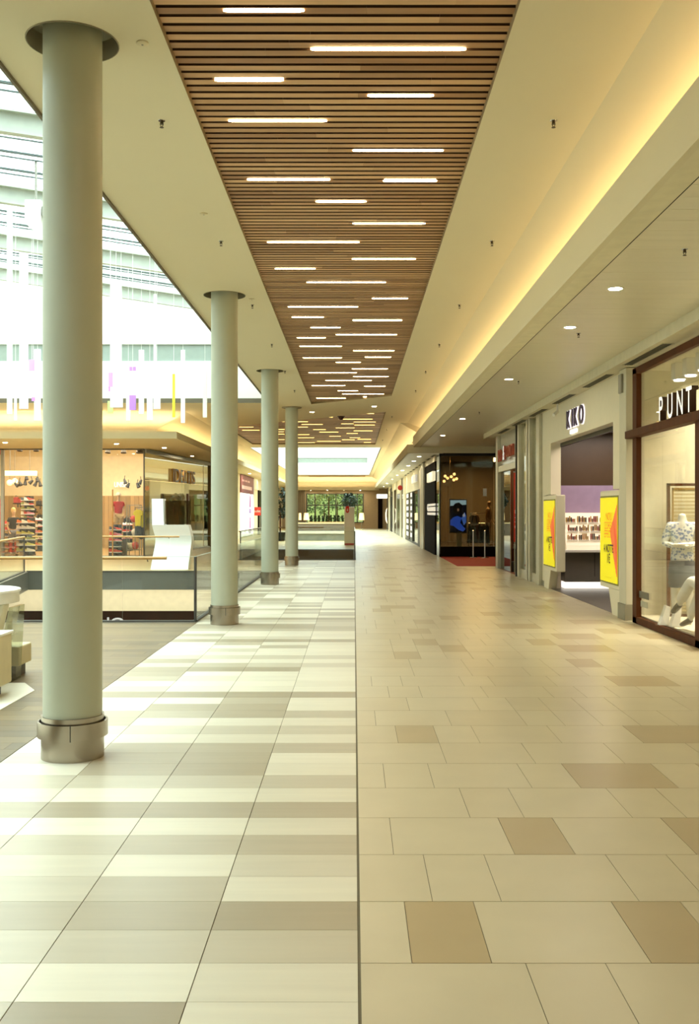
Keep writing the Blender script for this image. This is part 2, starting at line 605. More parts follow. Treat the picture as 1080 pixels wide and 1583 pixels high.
mb_.box(2.42, 4.0, -14, 37.1, 4.091, 4.10)
mb_.box(2.0, 3.3, 37.2, 97, 3.861, 3.87)
mb_.box(2.42, 2.43, -14, 37.1, 4.05, 4.06)
struct('trim_soffit_joint', mb_, M_DARK, 'dark joints of the metal soffit')
st = MB()
st.box(4.0, 4.45, -14, 31.0, 3.93, 3.97)
st.box(3.98, 4.01, -14, 31.0, 3.91, 4.06)
struct('trim_soffit_border', st, M_STRIP, 'pale border strip of the soffit along the shopfronts')

# structure deck and shell that close the building
dk = MB()
dk.box(-2.56, 12, -14, 51.7, 5.5, 5.7)
dk.box(-12.6, -2.56, -14, 1.8, 5.5, 5.7)
dk.box(-18.2, -2.56, 30.02, 51.7, 5.5, 5.7)
dk.box(1.36, 12, 51.7, 90.5, 5.5, 5.7)
dk.box(-18.2, -5.31, 51.7, 90.5, 5.5, 5.7)
dk.box(-18.2, 12, 90.52, 101, 5.5, 5.7)
struct('ceiling_deck', dk, M_DGREY, 'structural deck above the ceiling')
def up_wall(name, label, *boxes):
    m_ = MB()
    for q in boxes:
        m_.box(*q)
    struct(name, m_, W_WALL, label)
up_wall('wall_skylight_right', 'white upstand wall on the right of the atrium skylight', (-2.60, -2.555, -14, 30, ZC, 7.6))
up_wall('wall_skylight_far', 'white upstand wall at the far end of the atrium skylight', (-18, -2.555, 30.0, 30.1, ZC, 6.16), (-18, -2.555, 30.0, 30.1, 6.66, 9.3))
up_wall('wall_skylight_near', 'white upstand wall at the near end of the atrium skylight', (-12.6, -2.62, 1.7, 1.8, ZC, 9.0))
up_wall('wall_skylight_left', 'white wall on the left of the atrium', (-12.7, -12.6, -14, 30, 0, 9.4))
up_wall('wall_second_skylight_right', 'white right upstand of the far skylight', (1.352, 1.40, 51.7, 90.5, ZC, 7.4))
up_wall('wall_second_skylight_left', 'white left upstand of the far skylight', (-5.35, -5.302, 51.7, 90.5, ZC, 7.4))
up_wall('wall_second_skylight_near', 'white near upstand of the far skylight', (-5.3, 1.35, 51.6, 51.7, ZC, 7.4))
up_wall('wall_second_skylight_far', 'white far upstand of the far skylight with a grey band', (-5.3, 1.35, 90.5, 90.6, ZC, 6.02), (-5.3, 1.35, 90.5, 90.6, 6.48, 7.4), (1.2, 1.35, 90.5, 90.6, 6.02, 6.48))
ub = MB()
ub.box(-18, -2.555, 30.05, 30.12, 6.16, 6.66)
ub.box(-5.3, 1.2, 90.55, 90.62, 6.02, 6.48)
struct('trim_skylight_band', ub, mat('grey window band', '#8f9a90', .4), 'grey louvre band in the skylight upstand')
edge = MB()
edge.box(-2.575, -2.55, -14, 30, ZC - .03, ZC + .05)
edge.box(-18, -2.55, 29.98, 30.0, ZC - .035, ZC + .1)
struct('trim_ceiling_edge', edge, mat('bronze edge', '#5f5640', .5), 'dark metal edge of the ceiling at the skylight')
sh = MB()
sh.box(12, 12.2, -14, 101, -5, 5.6)
sh.box(-18.2, -18, -14, 101, -5, 9.6)
sh.box(-18.2, 12.2, -14.2, -14, -5, 9.6)
struct('wall_outer', sh, W_CREAM, 'outer walls of the mall')

# ------------------------------------------------------------------ glazed atrium roof
def RZ(x):
    return 6.995 - .15 * x
rf = MB()
rf.raw([(-12.6, 1.75, RZ(-12.6)), (-2.55, 1.75, RZ(-2.55)), (-2.55, 30.1, RZ(-2.55)), (-12.6, 30.1, RZ(-12.6)),
        (-12.6, 1.75, RZ(-12.6) + .03), (-2.55, 1.75, RZ(-2.55) + .03), (-2.55, 30.1, RZ(-2.55) + .03), (-12.6, 30.1, RZ(-12.6) + .03)],
       [(0, 3, 2, 1), (4, 5, 6, 7), (0, 1, 5, 4), (1, 2, 6, 5), (2, 3, 7, 6), (3, 0, 4, 7)])
struct('window_1', rf, M_ROOFG, 'sloping glass roof above the atrium')
struct('window_2', B(-5.35, 1.4, 51.6, 90.6, 7.4, 7.43), M_ROOFG, 'glass skylight over the far corridor')
M_BEAM = mat('white roof steel', '#b4b9ab', .5)
M_BAR = mat('glazing bar', '#46514d', .5)
def sbeam(mb, y0, y1, d0, d1, x0=-12.5, x1=-2.6):
    mb.raw([(x0, y0, RZ(x0) - d0), (x1, y0, RZ(x1) - d0), (x1, y1, RZ(x1) - d0), (x0, y1, RZ(x0) - d0),
            (x0, y0, RZ(x0) - d1), (x1, y0, RZ(x1) - d1), (x1, y1, RZ(x1) - d1), (x0, y1, RZ(x0) - d1)],
           [(0, 3, 2, 1), (4, 5, 6, 7), (0, 1, 5, 4), (1, 2, 6, 5), (2, 3, 7, 6), (3, 0, 4, 7)])
kk = 0
for yb in [2.6, 6.8, 11.0, 15.2, 19.4, 23.6, 27.8]:
    kk += 1
    t = thing('roof_beam', '%s deep white steel beam under the glass roof, counted from the camera' % ordw(kk), 'roof beam', (-7.5, yb, RZ(-7.5) - .5), 'white beams under the atrium roof')
    m1 = MB(); sbeam(m1, yb - .02, yb + .02, .08, .38); m1.build('web', M_BEAM, t)
    m1 = MB(); sbeam(m1, yb - .08, yb + .08, .36, .39); m1.build('flange', M_BEAM, t)
    m1 = MB(); sbeam(m1, yb - .12, yb + .12, .05, .08); m1.build('flange', M_BEAM, t)
kk = 0
yb = 3.65
while yb < 29.8:
    if min(abs(yb - q) for q in (6.8, 11.0, 15.2, 19.4, 23.6, 27.8)) > .3:
        kk += 1
        m1 = MB(); sbeam(m1, yb - .03, yb + .03, .005, .035); sbeam(m1, yb + .30, yb + .33, .005, .025)
        tag(m1.build('glazing_bar', M_BAR), '%s thin grey glazing bar of the glass roof from the camera' % ordw(kk), 'glazing bar', 'glazing bars of the glass roof')
    yb += 1.05
# white strut brackets along the right edge of the roof
for i, yb in enumerate([13.1, 17.3, 21.5, 25.7, 28.6]):
    t = thing('roof_strut', '%s white V shaped steel strut under the right edge of the glass roof' % ordw(i + 1), 'strut', (-3.2, yb, 6.6), 'white struts beside the glass roof')
    MB().cyl((-2.7, yb, 5.9), (-3.6, yb, RZ(-3.6) - .1), .05, n=10).build('strut_arm', M_BEAM, t, smooth=True)
    MB().cyl((-3.5, yb + .5, 6.2), (-3.2, yb - .6, RZ(-3.2) - .1), .04, n=10).build('strut_arm', M_BEAM, t, smooth=True)
    B(-3.05, -2.62, yb - .12, yb + .12, 5.85, 6.15).build('bracket', M_BAR, t)
    B(-3.75, -3.35, yb - .35, yb + .35, 6.75, 7.1).build('gusset_plate', M_BAR, t)
bx = thing('projector_box', 'white box shaped floodlight hanging below the glass roof beside the front column', 'floodlight', (PX(48, 17.5), 17.5, 6.6))
x0 = PX(38, 17.5)
MB().prism([(0, .35), (0, -.05), (.25, -.28), (.28, .35)], 0, .3, lambda a, b, c: (x0 + a, 17.5 + c, 6.75 + b)).build('housing', M_WHITEM, bx, bevel=.01)
B(x0 + .28, x0 + .42, 17.55, 17.75, 6.85, 7.0).build('bracket', M_GREY, bx)
MB().cyl((x0 + .15, 17.65, 7.08), (x0 + .15, 17.65, RZ(x0) - .03), .02, n=8).build('hanger', M_GREY, bx)
# slab and wall that close the building where the photo does not look
struct('floor_shops', MB().box(4.5, 12, -14, 100, -.3, -.01), M_JOINT, 'floor slab under the shops on the right')
struct('wall_right', MB().box(4.3, 4.4, -14, 9.0, 0, 5.5), M_GREIGE, 'wall on the right beside the camera')
struct('wall_void_sides', MB().box(-4.1, -3.98, 34.9, 44.1, -4.7, -.3).box(.06, .15, 34.9, 44.1, -4.7, -.3).box(-4.1, .15, 34.8, 34.95, -4.7, -.3).box(-4.1, .15, 44.1, 44.2, -4.7, -.3), W_CREAM, 'walls of the lower level around the second void')
struct('ground', MB().box(-80, 80, -60, 98, -5.2, -5.0), mat('ground earth', '#7a745f', .9), 'ground below the building')
# ------------------------------------------------------------------ slatted oak ceilings
ZS = 5.0
def slat(mb, x0, x1, y0, y1, z0, z1, tone):
    vs = [(x0, y0, z0), (x1, y0, z0), (x1, y1, z0), (x0, y1, z0), (x0, y0, z1), (x1, y0, z1), (x1, y1, z1), (x0, y1, z1)]
    mb.raw(vs, [(0, 3, 2, 1), (4, 5, 6, 7), (1, 2, 6, 5), (3, 0, 4, 7)], tone, 0)
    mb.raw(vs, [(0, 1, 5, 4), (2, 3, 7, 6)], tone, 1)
def slat_panel(label, xl, xr, near, far, pitch, wid, z, ylo, yhi, side=None):
    """near(x), far(x) give the panel's two slanted ends"""
    t = thing('slatted_ceiling_panel', label, 'slatted ceiling', ((xl + xr) / 2, (ylo + yhi) / 2, z))
    m1 = MB()
    y = ylo
    while y < yhi:
        y1 = y + wid
        # clip the slat in x where the slanted ends cut it
        n = 60
        run = []
        for i in range(n + 1):
            x = xl + (xr - xl) * i / n
            ok = near(x) <= y and y1 <= far(x)
            run.append((x, ok))
        s = None
        for i, (x, ok) in enumerate(run):
            if ok and s is None:
                s = x
            if (not ok or i == n) and s is not None:
                e = x if ok else run[i - 1][0]
                if e - s > .1:
                    # boards of a slat meet end to end
                    cuts = [s]
                    q = s + random.uniform(.3, 2.2)
                    while q < e - .3:
                        cuts.append(q)
                        q += random.uniform(1.4, 2.4)
                    cuts.append(e)
                    for a, b in zip(cuts[:-1], cuts[1:]):
                        slat(m1, a, b - .001, y, y1, z, z + .03, random.random())
                s = None
        y += pitch
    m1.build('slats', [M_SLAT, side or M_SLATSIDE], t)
    m2 = MB()
    m2.box(xl - .02, xr + .02, ylo - .1, yhi + .1, z + .029, z + .045)
    m2.build('gap_shade_backing', M_DARK, t)  # dark sheet put in for the shaded void behind the slats
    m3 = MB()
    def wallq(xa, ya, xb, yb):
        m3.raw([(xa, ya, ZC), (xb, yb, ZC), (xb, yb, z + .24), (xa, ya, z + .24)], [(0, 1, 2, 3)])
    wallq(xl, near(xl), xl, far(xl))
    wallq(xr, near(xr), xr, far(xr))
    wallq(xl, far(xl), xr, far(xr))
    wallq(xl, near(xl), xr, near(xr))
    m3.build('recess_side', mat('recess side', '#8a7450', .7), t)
    return t
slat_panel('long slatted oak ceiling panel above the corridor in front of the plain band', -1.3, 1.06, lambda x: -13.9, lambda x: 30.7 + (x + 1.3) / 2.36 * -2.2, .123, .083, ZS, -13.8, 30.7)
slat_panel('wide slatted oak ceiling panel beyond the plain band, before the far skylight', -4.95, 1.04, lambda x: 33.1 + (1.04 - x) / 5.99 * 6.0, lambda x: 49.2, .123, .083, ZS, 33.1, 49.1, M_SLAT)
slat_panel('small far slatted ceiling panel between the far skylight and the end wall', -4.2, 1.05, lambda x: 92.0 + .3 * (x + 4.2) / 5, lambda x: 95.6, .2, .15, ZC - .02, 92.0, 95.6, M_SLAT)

# linear lamps set between the slats
L1 = [(345, 470, 15), (480, 720, 75), (332, 438, 123), (568, 670, 147), (353, 505, 186), (545, 685, 232), (382, 510, 277), (592, 675, 279), (488, 566, 311), (545, 657, 345),
      (413, 555, 374), (544, 642, 400), (425, 487, 415), (474, 596, 436), (575, 630, 461), (445, 553, 474), (451, 500, 490), (545, 621, 495), (480, 526, 506), (519, 613, 517),
      (459, 503, 522), (463, 528, 535), (546, 609, 542), (468, 528, 553), (564, 604, 552), (519, 557, 560), (544, 599, 570), (477, 551, 576), (546, 600, 582), (503, 574, 588),
      (482, 533, 596), (563, 595, 597), (522, 553, 604), (529, 593, 609), (489, 534, 615.5), (561, 590, 613.5)]
L2 = [(700, 895, 199), (775, 915, 217), (695, 775, 229), (780, 910, 237), (810, 905, 163), (660, 780, 255), (555, 675, 282), (775, 895, 274), (730, 800, 291), (620, 690, 309),
      (750, 815, 318), (700, 780, 331), (800, 885, 328), (840, 885, 349), (540, 690, 341), (415, 480, 215), (440, 575, 233), (415, 480, 250), (515, 595, 266), (415, 490, 298),
      (415, 520, 318), (415, 525, 350), (290, 330, 215), (290, 330, 265), (290, 325, 280), (290, 330, 295), (290, 330, 330), (110, 175, 225), (40, 130, 250), (60, 170, 270), (575, 640, 186)]
L2 = [(360 + a / 4.154, 360 + b / 4.154, 600 + c / 4.154) for a, b, c in L2]
def lamp_row(lst, where, group, z, lm):
    lst = sorted(lst, key=lambda q: q[2])
    for i, (a, b, y) in enumerate(lst):
        Y = CY(y, z)
        x0, x1 = PX(a, Y), PX(b, Y)
        xm = (x0 + x1) / 2
        side = 'left of centre' if xm < -.45 else ('right of centre' if xm > .3 else 'near the centre')
        size = 'long' if x1 - x0 > .95 else ('short' if x1 - x0 < .6 else 'medium')
        t = thing('linear_light', '%s warm linear light %s of the %s, %s from the camera' % (size, side, where, ordw(i + 1)), 'ceiling light', (xm, Y, z), group)
        m1 = MB()
        hw = .019
        m1.prism([(x0, -hw * .4), (x0 + .03, -hw), (x1 - .03, -hw), (x1, -hw * .4), (x1, hw * .4), (x1 - .03, hw), (x0 + .03, hw), (x0, hw * .4)], z - .008, z + .012, lambda p, q, c: (p, Y + q, c))
        m1.build('diffuser', lm, t)
        B(x0 - .02, x1 + .02, Y - .019, Y + .019, z + .012, z + .028).build('housing', M_GREY, t)
lamp_row(L1, 'front slatted ceiling', 'linear lights in the front slatted ceiling', ZS, M_LAMP)
lamp_row(L2, 'second slatted ceiling', 'linear lights in the second slatted ceiling', ZS, M_LAMP2)
for yb in (-9, -4, 1, 4.5):
    area('unseen_fill_lamp', (0, yb, 4.94), 1.1, .3, 44, '#ffe0b0')  # unseen area lights added to keep the foreground evenly lit

# ------------------------------------------------------------------ columns
def column(cy, label, hole):
    t = thing('column', label, 'column', (COLX, cy, 0), 'row of round columns beside the atrium')
    MB().lathe([(.2, .27), (.2, 5.09)], COLX, cy, n=48).build('shaft', M_COLUMN, t, smooth=True)
    b = MB()
    b.lathe([(.2, .292), (.212, .292), (.212, 0.0), (.0, 0.0)], COLX, cy, n=48)
    b.build('base_cladding', M_STEEL, t, smooth=True)
    b = MB()
    b.lathe([(.224, .15), (.238, .15), (.238, .255), (.224, .255)], COLX, cy, n=48, close=True)
    band = b.build('steel_band', M_STEEL, t, smooth=True)
    B(COLX + .048 - .0025, COLX + .048 + .0025, cy - .2365, cy - .2295, .148, .257).build('band_joint', M_BLACK, band)
    b = MB()
    for i in range(6):
        a = 2 * PI * i / 6 + .3
        b.cyl((COLX + .208 * math.cos(a), cy + .208 * math.sin(a), .2), (COLX + .226 * math.cos(a), cy + .226 * math.sin(a), .2), .012, n=8)
    b.build('standoff', M_GREY, band)
    b = MB()
    if hole:
        b.lathe([(.316, ZC - .004), (.316, 5.09), (.2, 5.09)], COLX, cy, n=48)
        b.lathe([(.3155, ZC - .006), (.3155, 5.02), (.309, 5.02), (.309, ZC - .006)], COLX, cy, n=48, close=True)
    else:
        b.lathe([(.2, ZC - .03), (.30, ZC - .03), (.315, ZC - .002), (.315, ZC)], COLX, cy, n=48)
    b.build('ceiling_collar', M_RECESS, t, smooth=True)
column(COLY[0], 'nearest grey green round column with brushed steel base band', True)
column(COLY[1], 'second round grey column, standing at the corner of the glass railing', True)
column(COLY[2], 'third round grey column, beside the glass railing along the void', True)
column(COLY[3], 'farthest round grey column, just before the second void', False)

# ------------------------------------------------------------------ sprinklers, detectors, downlights, vents
def sprinkler(x, y, z, label):
    t = thing('sprinkler', label, 'sprinkler', (x, y, z), 'ceiling sprinklers')
    MB().lathe([(0, -.004), (.028, -.004), (.03, 0)], x, y, z, n=14).build('escutcheon', M_CHROME, t, smooth=True)
    m = MB().cyl((x, y, z - .004), (x, y, z - .03), .012, .016, 10)
    m.cyl((x - .014, y, z - .03), (x - .003, y, z - .055), .003, n=6).cyl((x + .014, y, z - .03), (x + .003, y, z - .055), .003, n=6)
    m.cyl((x, y, z - .055), (x, y, z - .059), .016, .018, 12)
    m.build('sprinkler_head', mat('dark bronze', '#4a3c28', .4, metal=.6), t)
n = 0
for yb in [8.4 + 3.75 * i for i in range(6)]:
    n += 1
    sprinkler(-1.6, yb, ZC, 'small sprinkler in the plaster left of the slatted ceiling, %s from the camera' % ordw(n))
    sprinkler(1.66, yb, ZC, 'small sprinkler in the plaster right of the slatted ceiling, %s from the camera' % ordw(n))
for i, yb in enumerate([9.1, 13.4, 18.3, 24.0]):
    sprinkler(2.98, yb, 4.062, 'small sprinkler in the metal soffit over the shopfronts, %s from the camera' % ordw(i + 1))
for i, (xx, yb) in enumerate([(1.3, 34.6), (1.3, 40.0), (1.3, 46.0), (-2.6, 33.4)]):
    sprinkler(xx, yb, ZC, ['small sprinkler beside the near right corner of the second slatted ceiling', 'small sprinkler right of the middle of the second slatted ceiling', 'small sprinkler right of the far end of the second slatted ceiling', 'small sprinkler on the plain ceiling band near the fourth column'][i])
for i, (px, py) in enumerate([(220, 66), (315, 330), (389, 462)]):
    Y = CY(py, ZC)
    t = thing('smoke_detector', ['white smoke detector on the ceiling right of the nearest column', 'white smoke detector on the ceiling above the second column', 'white smoke detector on the ceiling right of the second column'][i], 'smoke detector', (PX(px, Y), Y, ZC), 'smoke detectors')
    MB().lathe([(.042, 0), (.043, -.008), (.036, -.014), (0, -.015)], PX(px, Y), Y, ZC, n=20).build('detector_body', W_CEIL, t, smooth=True)
    MB().lathe([(.008, -.015), (.007, -.018), (0, -.018)], PX(px, Y), Y, ZC, n=12).build('sensor_cap', M_GREY, t, smooth=True)
def downlight(x, y, z, label, group, r=.075, lens=None):
    t = thing('downlight', label, 'downlight', (x, y, z), group)
    MB().lathe([(r + .012, 0), (r + .010, -.008), (r - .004, -.008), (r - .006, 0)], x, y, z, n=24).build('trim_ring', M_WHITE, t, smooth=True)
    MB().lathe([(r - .005, -.004), (0, -.004)], x, y, z, n=24).build('lens', lens or mat('downlight lens', '#ffffff', .4, emit=520, ecol='#fff1cf', var=0), t)
i = 0
for yb in (6.6, 10.7, 12.95, 18.06, 25.8, 31.5):
    i += 1
    downlight(2.77, yb, 4.062, 'round downlight in the metal soffit above the shops, %s from the camera' % ordw(i), 'downlights in the right soffit')
i = 0
for yb in (39.5, 43.0, 47.5, 53, 60, 68, 78, 88):
    i += 1
    downlight(2.55, yb, 3.835, 'round downlight in the far soffit beyond the red carpet, %s from it' % ordw(i), 'downlights in the far right soffit', .085)
downlight(PX(578, 31.3), 31.3, ZC, 'round downlight in the plain ceiling band between the slatted panels, right one', 'downlights in the plain band')
downlight(PX(482, 33.1), 33.1, ZC, 'round downlight in the plain ceiling band between the slatted panels, left one', 'downlights in the plain band')
for i, (px, py) in enumerate([(8, 684), (73, 684), (108, 684), (143, 685), (180, 686), (254, 692), (297, 705)]):  # the ones behind the nearest column are unseen, added to brighten the soffit
    Y = CY(py, 4.0)
    downlight(PX(px, Y), Y, 4.0, 'round downlight under the far gallery soffit, %s from the left' % ordw(i + 1), 'downlights of the far gallery', .08, mat('gallery downlight lens', '#ffffff', .4, emit=1300, ecol='#fff1cf', var=0))
for i, Y in enumerate((62, 72)):
    downlight(-6.4, Y, 4.0, ['round downlight above the maroon header of the white poster shop', 'round downlight above the red banner by the poster shop'][i], 'downlights of the far gallery', .1)
for i, px in enumerate((480, 505, 531, 556)):
    downlight(PX(px, 97.0), 97.0, 3.7, 'round downlight in front of the garden window at the far end, %s from the left' % ordw(i + 1), 'downlights before the garden window', .12)
for i, (xx, yb) in enumerate([(-5.2, 60), (-5.2, 75)]):
    pass
cd = thing('dome_camera', 'dark dome camera hanging under the second slatted ceiling', 'camera', (PX(527, 34.6), 34.6, ZS))
MB().lathe([(.13, 0), (.13, -.05), (.10, -.06), (.09, -.10), (.05, -.14), (0, -.15)], PX(527, 34.6), 34.6, ZC + .02, n=24).build('dome', mat('dome brown', '#40201a', .25), cd, smooth=True)
MB().cyl((PX(527, 34.6), 34.6, ZC + .01), (PX(527, 34.6), 34.6, ZS + .1), .03, n=10).build('stem', M_GREY, cd)
def vent(x, y0, y1, z, label):
    t = thing('air_vent', label, 'air vent', (x, (y0 + y1) / 2, z), 'slot vents above the shopfronts')
    m = MB()
    m.box(x - .085, x - .07, y0, y1, z - .008, z).box(x + .07, x + .085, y0, y1, z - .008, z).box(x - .07, x + .07, y0, y0 + .015, z - .008, z).box(x - .07, x + .07, y1 - .015, y1, z - .008, z)
    m.build('vent_frame', M_STRIP, t)
    B(x - .069, x + .069, y0 + .015, y1 - .015, z - .003, z - .001).build('slot', mat('vent slot', '#2e2a20', .7), t)
    m = MB()
    for q in (-.035, 0, .035):
        m.box(x + q - .004, x + q + .004, y0 + .015, y1 - .015, z - .008, z - .003)
    m.build('blade', mat('vent blade', '#5f5947', .6), t)
for i, (a, b) in enumerate([(13.4, 15.4), (16.4, 18.2), (19.2, 21.0), (22.0, 23.8), (24.6, 26.4), (27.2, 29.0)]):
    vent(4.17, a, b, 3.93, 'dark slot air vent in the soffit border, %s from the wood framed shop' % ordw(i + 1))
for i in range(9):
    vent(3.08, 38.2 + 2.6 * i, 39.8 + 2.6 * i, 3.835, 'dark slot air vent above the far shopfronts, %s from the smoked glass shop' % ordw(i + 1))

# ------------------------------------------------------------------ hidden cove strips, daylight, general lamps
WARM = '#ffd798'
area('cove_right', (2.49, 11.6, 4.48), .05, 51, 390, WARM, UP)
area('cove_far_right', (2.25, 67.2, 4.2), .05, 60, 720, '#ffe0a8', UP)
area('cove_left', (-6.2, 65.5, 4.15), .06, 63, 850, '#ffdf9f', UP)
area('cove_gallery', (-9.8, 33.3, 4.15), 8.2, .06, 240, '#ffe4b0', UP)
area('cove_end', (-2, 96.5, 3.8), 8, .06, 260, '#ffe4b0', UP)
W = bpy.data.worlds.new('sky')
SC.world = W
W.use_nodes = True
bg = W.node_tree.nodes['Background']
bg.inputs['Color'].default_value = H('#f3fbff')
bg.inputs['Strength'].default_value = 24.0
def portal(name, loc, sx, sy, rot=(0, 0, 0)):
    o = area(name, loc, sx, sy, 1.0, '#ffffff', rot)
    o.data.cycles.is_portal = True
    return o
p1 = portal('portal_atrium', (-7.55, 15.5, RZ(-7.55) + .2), 10.2, 29.4, (0, math.atan(.15), 0))
p2 = portal('portal_far', (-1.98, 71.1, 7.6), 6.6, 39)
# ================================================================== RIGHT SHOPS
FX = 4.30
NX = (0, -1, 0)      # lettering direction on walls that face -X
ZA = (0, 0, 1)
# ---- shop shells: partitions between the shops, ceilings, floors
wr = MB()
wr.box(4.52, 12, 15.75, 15.95, 0, 5.5)      # between wood framed shop and next
wr.box(4.45, 12, 23.1, 23.2, 0, 5.5)
wr.box(4.45, 12, 26.15, 26.3, 0, 5.5)
wr.box(4.45, 4.6, -14, 31, 3.97, 5.5)
wr.box(3.32, 3.5, 39.0, 99, 3.83, 5.5)
struct('wall_shop_partition', wr, W_CREAM, 'partition walls between the shops on the right')
# ---- 1 wood framed fashion shop
t = thing('shop_window', 'large shop window in a walnut frame with white raised letters, nearest on the right', 'shop window', (FX, 13.0, 0))
fr = MB()
fr.box(4.25, 4.33, 15.2, 15.42, 0, 3.86)
fr.build('frame_post', M_BROWN, t, bevel=.01)
B(4.25, 4.33, 12.32, 12.6, 0, 2.86).build('frame_post', M_BROWN, t, bevel=.01)
B(4.25, 4.33, 9.2, 15.42, 3.77, 3.87).build('top_rail', M_BROWN, t, bevel=.01)
B(4.18, 4.34, 9.2, 15.60, 2.81, 2.93).build('transom', M_BROWN, t, bevel=.012)
B(4.25, 4.33, 9.2, 15.42, 0, .105).build('bottom_rail', M_BROWN, t, bevel=.01)
B(4.30, 4.312, 14.105, 15.2, .105, 2.81).build('window_pane', M_GLASSR, t)
B(4.30, 4.312, 12.6, 14.095, .105, 2.81).build('window_pane', M_GLASSR, t)
B(4.30, 4.312, 9.2, 12.32, .105, 2.81).build('window_pane', M_GLASSR, t)
B(4.30, 4.312, 9.2, 15.2, 2.93, 3.77).build('window_pane', M_GLASSR, t)
p = B(4.292, 4.299, 14.72, 15.2, .40, .50).build('dark_sticker', mat('sticker grey', '#5d594b', .5), t)
p['label'] = 'dark rectangular sticker low on the glass'
p = B(4.292, 4.299, 14.77, 15.12, .27, .36).build('pale_sticker', mat('sticker pale', '#a8a590', .5), t)
s = thing('shop_sign', 'white raised PUNT letters standing on the walnut transom', 'sign', (4.2, 13.2, 2.94))
sidem = mat('letter side brown', '#4a3320', .5)
whl = mat('sign letter white', '#ffffff', .4, emit=1.0, var=0)
for ch, py_ in zip('PUNT', (13.86, 13.49, 13.10, 12.72)):
    text('letter', ch, .46, .09, whl, s, (4.27, py_, 2.94), NX, ZA, .78, offs=.004, side=sidem)
# display window interior
iw = MB()
iw.box(4.39, 6.8, 9.0, 15.58, 0, .10)
struct('floor_shop_window', iw, mat('window plinth', '#d9d3bd', .5), 'raised pale floor of the nearest shop window')
iw = MB()
iw.box(6.8, 6.9, 9.0, 15.62, 0, 3.9)
iw.box(4.40, 6.9, 15.58, 15.62, 0, 3.9)
iw.box(4.33, 6.9, 8.9, 9.0, 0, 3.9)
iw.box(4.40, 6.9, 9.0, 15.62, 3.86, 3.92)
struct('wall_shop_window', iw, mat('window wall cream', '#ddd7bc', .7), 'cream walls of the nearest shop window')
area('shop_window_light', (5.5, 13.2, 3.80), .8, 4.5, 500, '#fff4d8', spread=R(105))
for i, yb in enumerate((14.75, 14.25, 13.7, 13.35)):
    q = thing('spotlight', 'white box spotlight at the top of the wood framed window, %s from the frame post' % ordw(i + 1), 'spotlight', (4.75, yb, 3.86), 'white box spotlights in the shop window')
    B(4.66, 4.84, yb - .09, yb + .09, 3.62, 3.86).build('housing', M_WHITEM, q, bevel=.008)
    MB().cyl((4.75, yb, 3.622), (4.75, yb, 3.60), .075, .075, 20).build('lens', mat('spot lens', '#fff', .3, emit=9, var=0), q)
# slatted screen
q = thing('window_screen', 'tall slatted blind screen in a thin brown frame behind the headless mannequin', 'screen', (5.25, 15.3, .1))
m = MB()
x0, x1, yb = 4.74, 5.75, 15.3
m.box(x0, x0 + .045, yb - .02, yb + .02, .1, 2.12).box(x1 - .045, x1, yb - .02, yb + .02, .1, 2.12).box(x0, x1, yb - .02, yb + .02, 2.08, 2.12).box(x0, x1, yb - .02, yb + .02, .1, .14)
m.build('screen_frame', M_BROWN, q)
m = MB()
m.box(x0 + .08, x0 + .1, yb - .015, yb + .015, .14, 2.05).box(x1 - .1, x1 - .08, yb - .015, yb + .015, .14, 2.05).box(x0 + .08, x1 - .08, yb - .015, yb + .015, 2.02, 2.05)
m.build('inner_frame', mat('gold trim', '#a8884a', .35, metal=.6), q)
m = MB()
zz = .18
while zz < 2.0:
    m.box(x0 + .1, x1 - .1, yb - .006, yb + .006, zz, zz + .028)
    zz += .055
m.build('slats', mat('blind slat', '#b6a77d', .6), q)

# ---- mannequins
M_MANN = mat('white mannequin', '#ece8dc', .35, var=.01)
M_MANNB = mat('skin mannequin', '#d9b692', .45, var=.02)
def hand_chain(vs, es, rs, wi, p, d, side, curl):
    """five finger chains from a palm whose wrist vertex is wi; p palm centre, d finger direction"""
    p, d = Vector(p), Vector(d).normalized()
    sv = Vector(side).normalized()
    cv = Vector(curl).normalized()
    vs.append(tuple(p)); es.append((wi, len(vs) - 1)); rs.append((.026, .016)); pi = len(vs) - 1
    for k, (off, ln) in enumerate(((-.027, .062), (-.009, .075), (.009, .07), (.026, .055))):
        a = p + d * .045 + sv * off
        b = a + d * ln * .55 + cv * .008
        c = b + d * ln * .4 + cv * .02
        i0 = len(vs)
        vs.extend([tuple(a), tuple(b), tuple(c)]); rs.extend([.009, .008, .0065])
        es.extend([(pi, i0), (i0, i0 + 1), (i0 + 1, i0 + 2)])
    a = p - d * .01 - sv * .035
    b = a + d * .035 - sv * .02 + cv * .01
    i0 = len(vs)
    vs.extend([tuple(a), tuple(b)]); rs.extend([.011, .008])
    es.extend([(pi, i0), (i0, i0 + 1)])
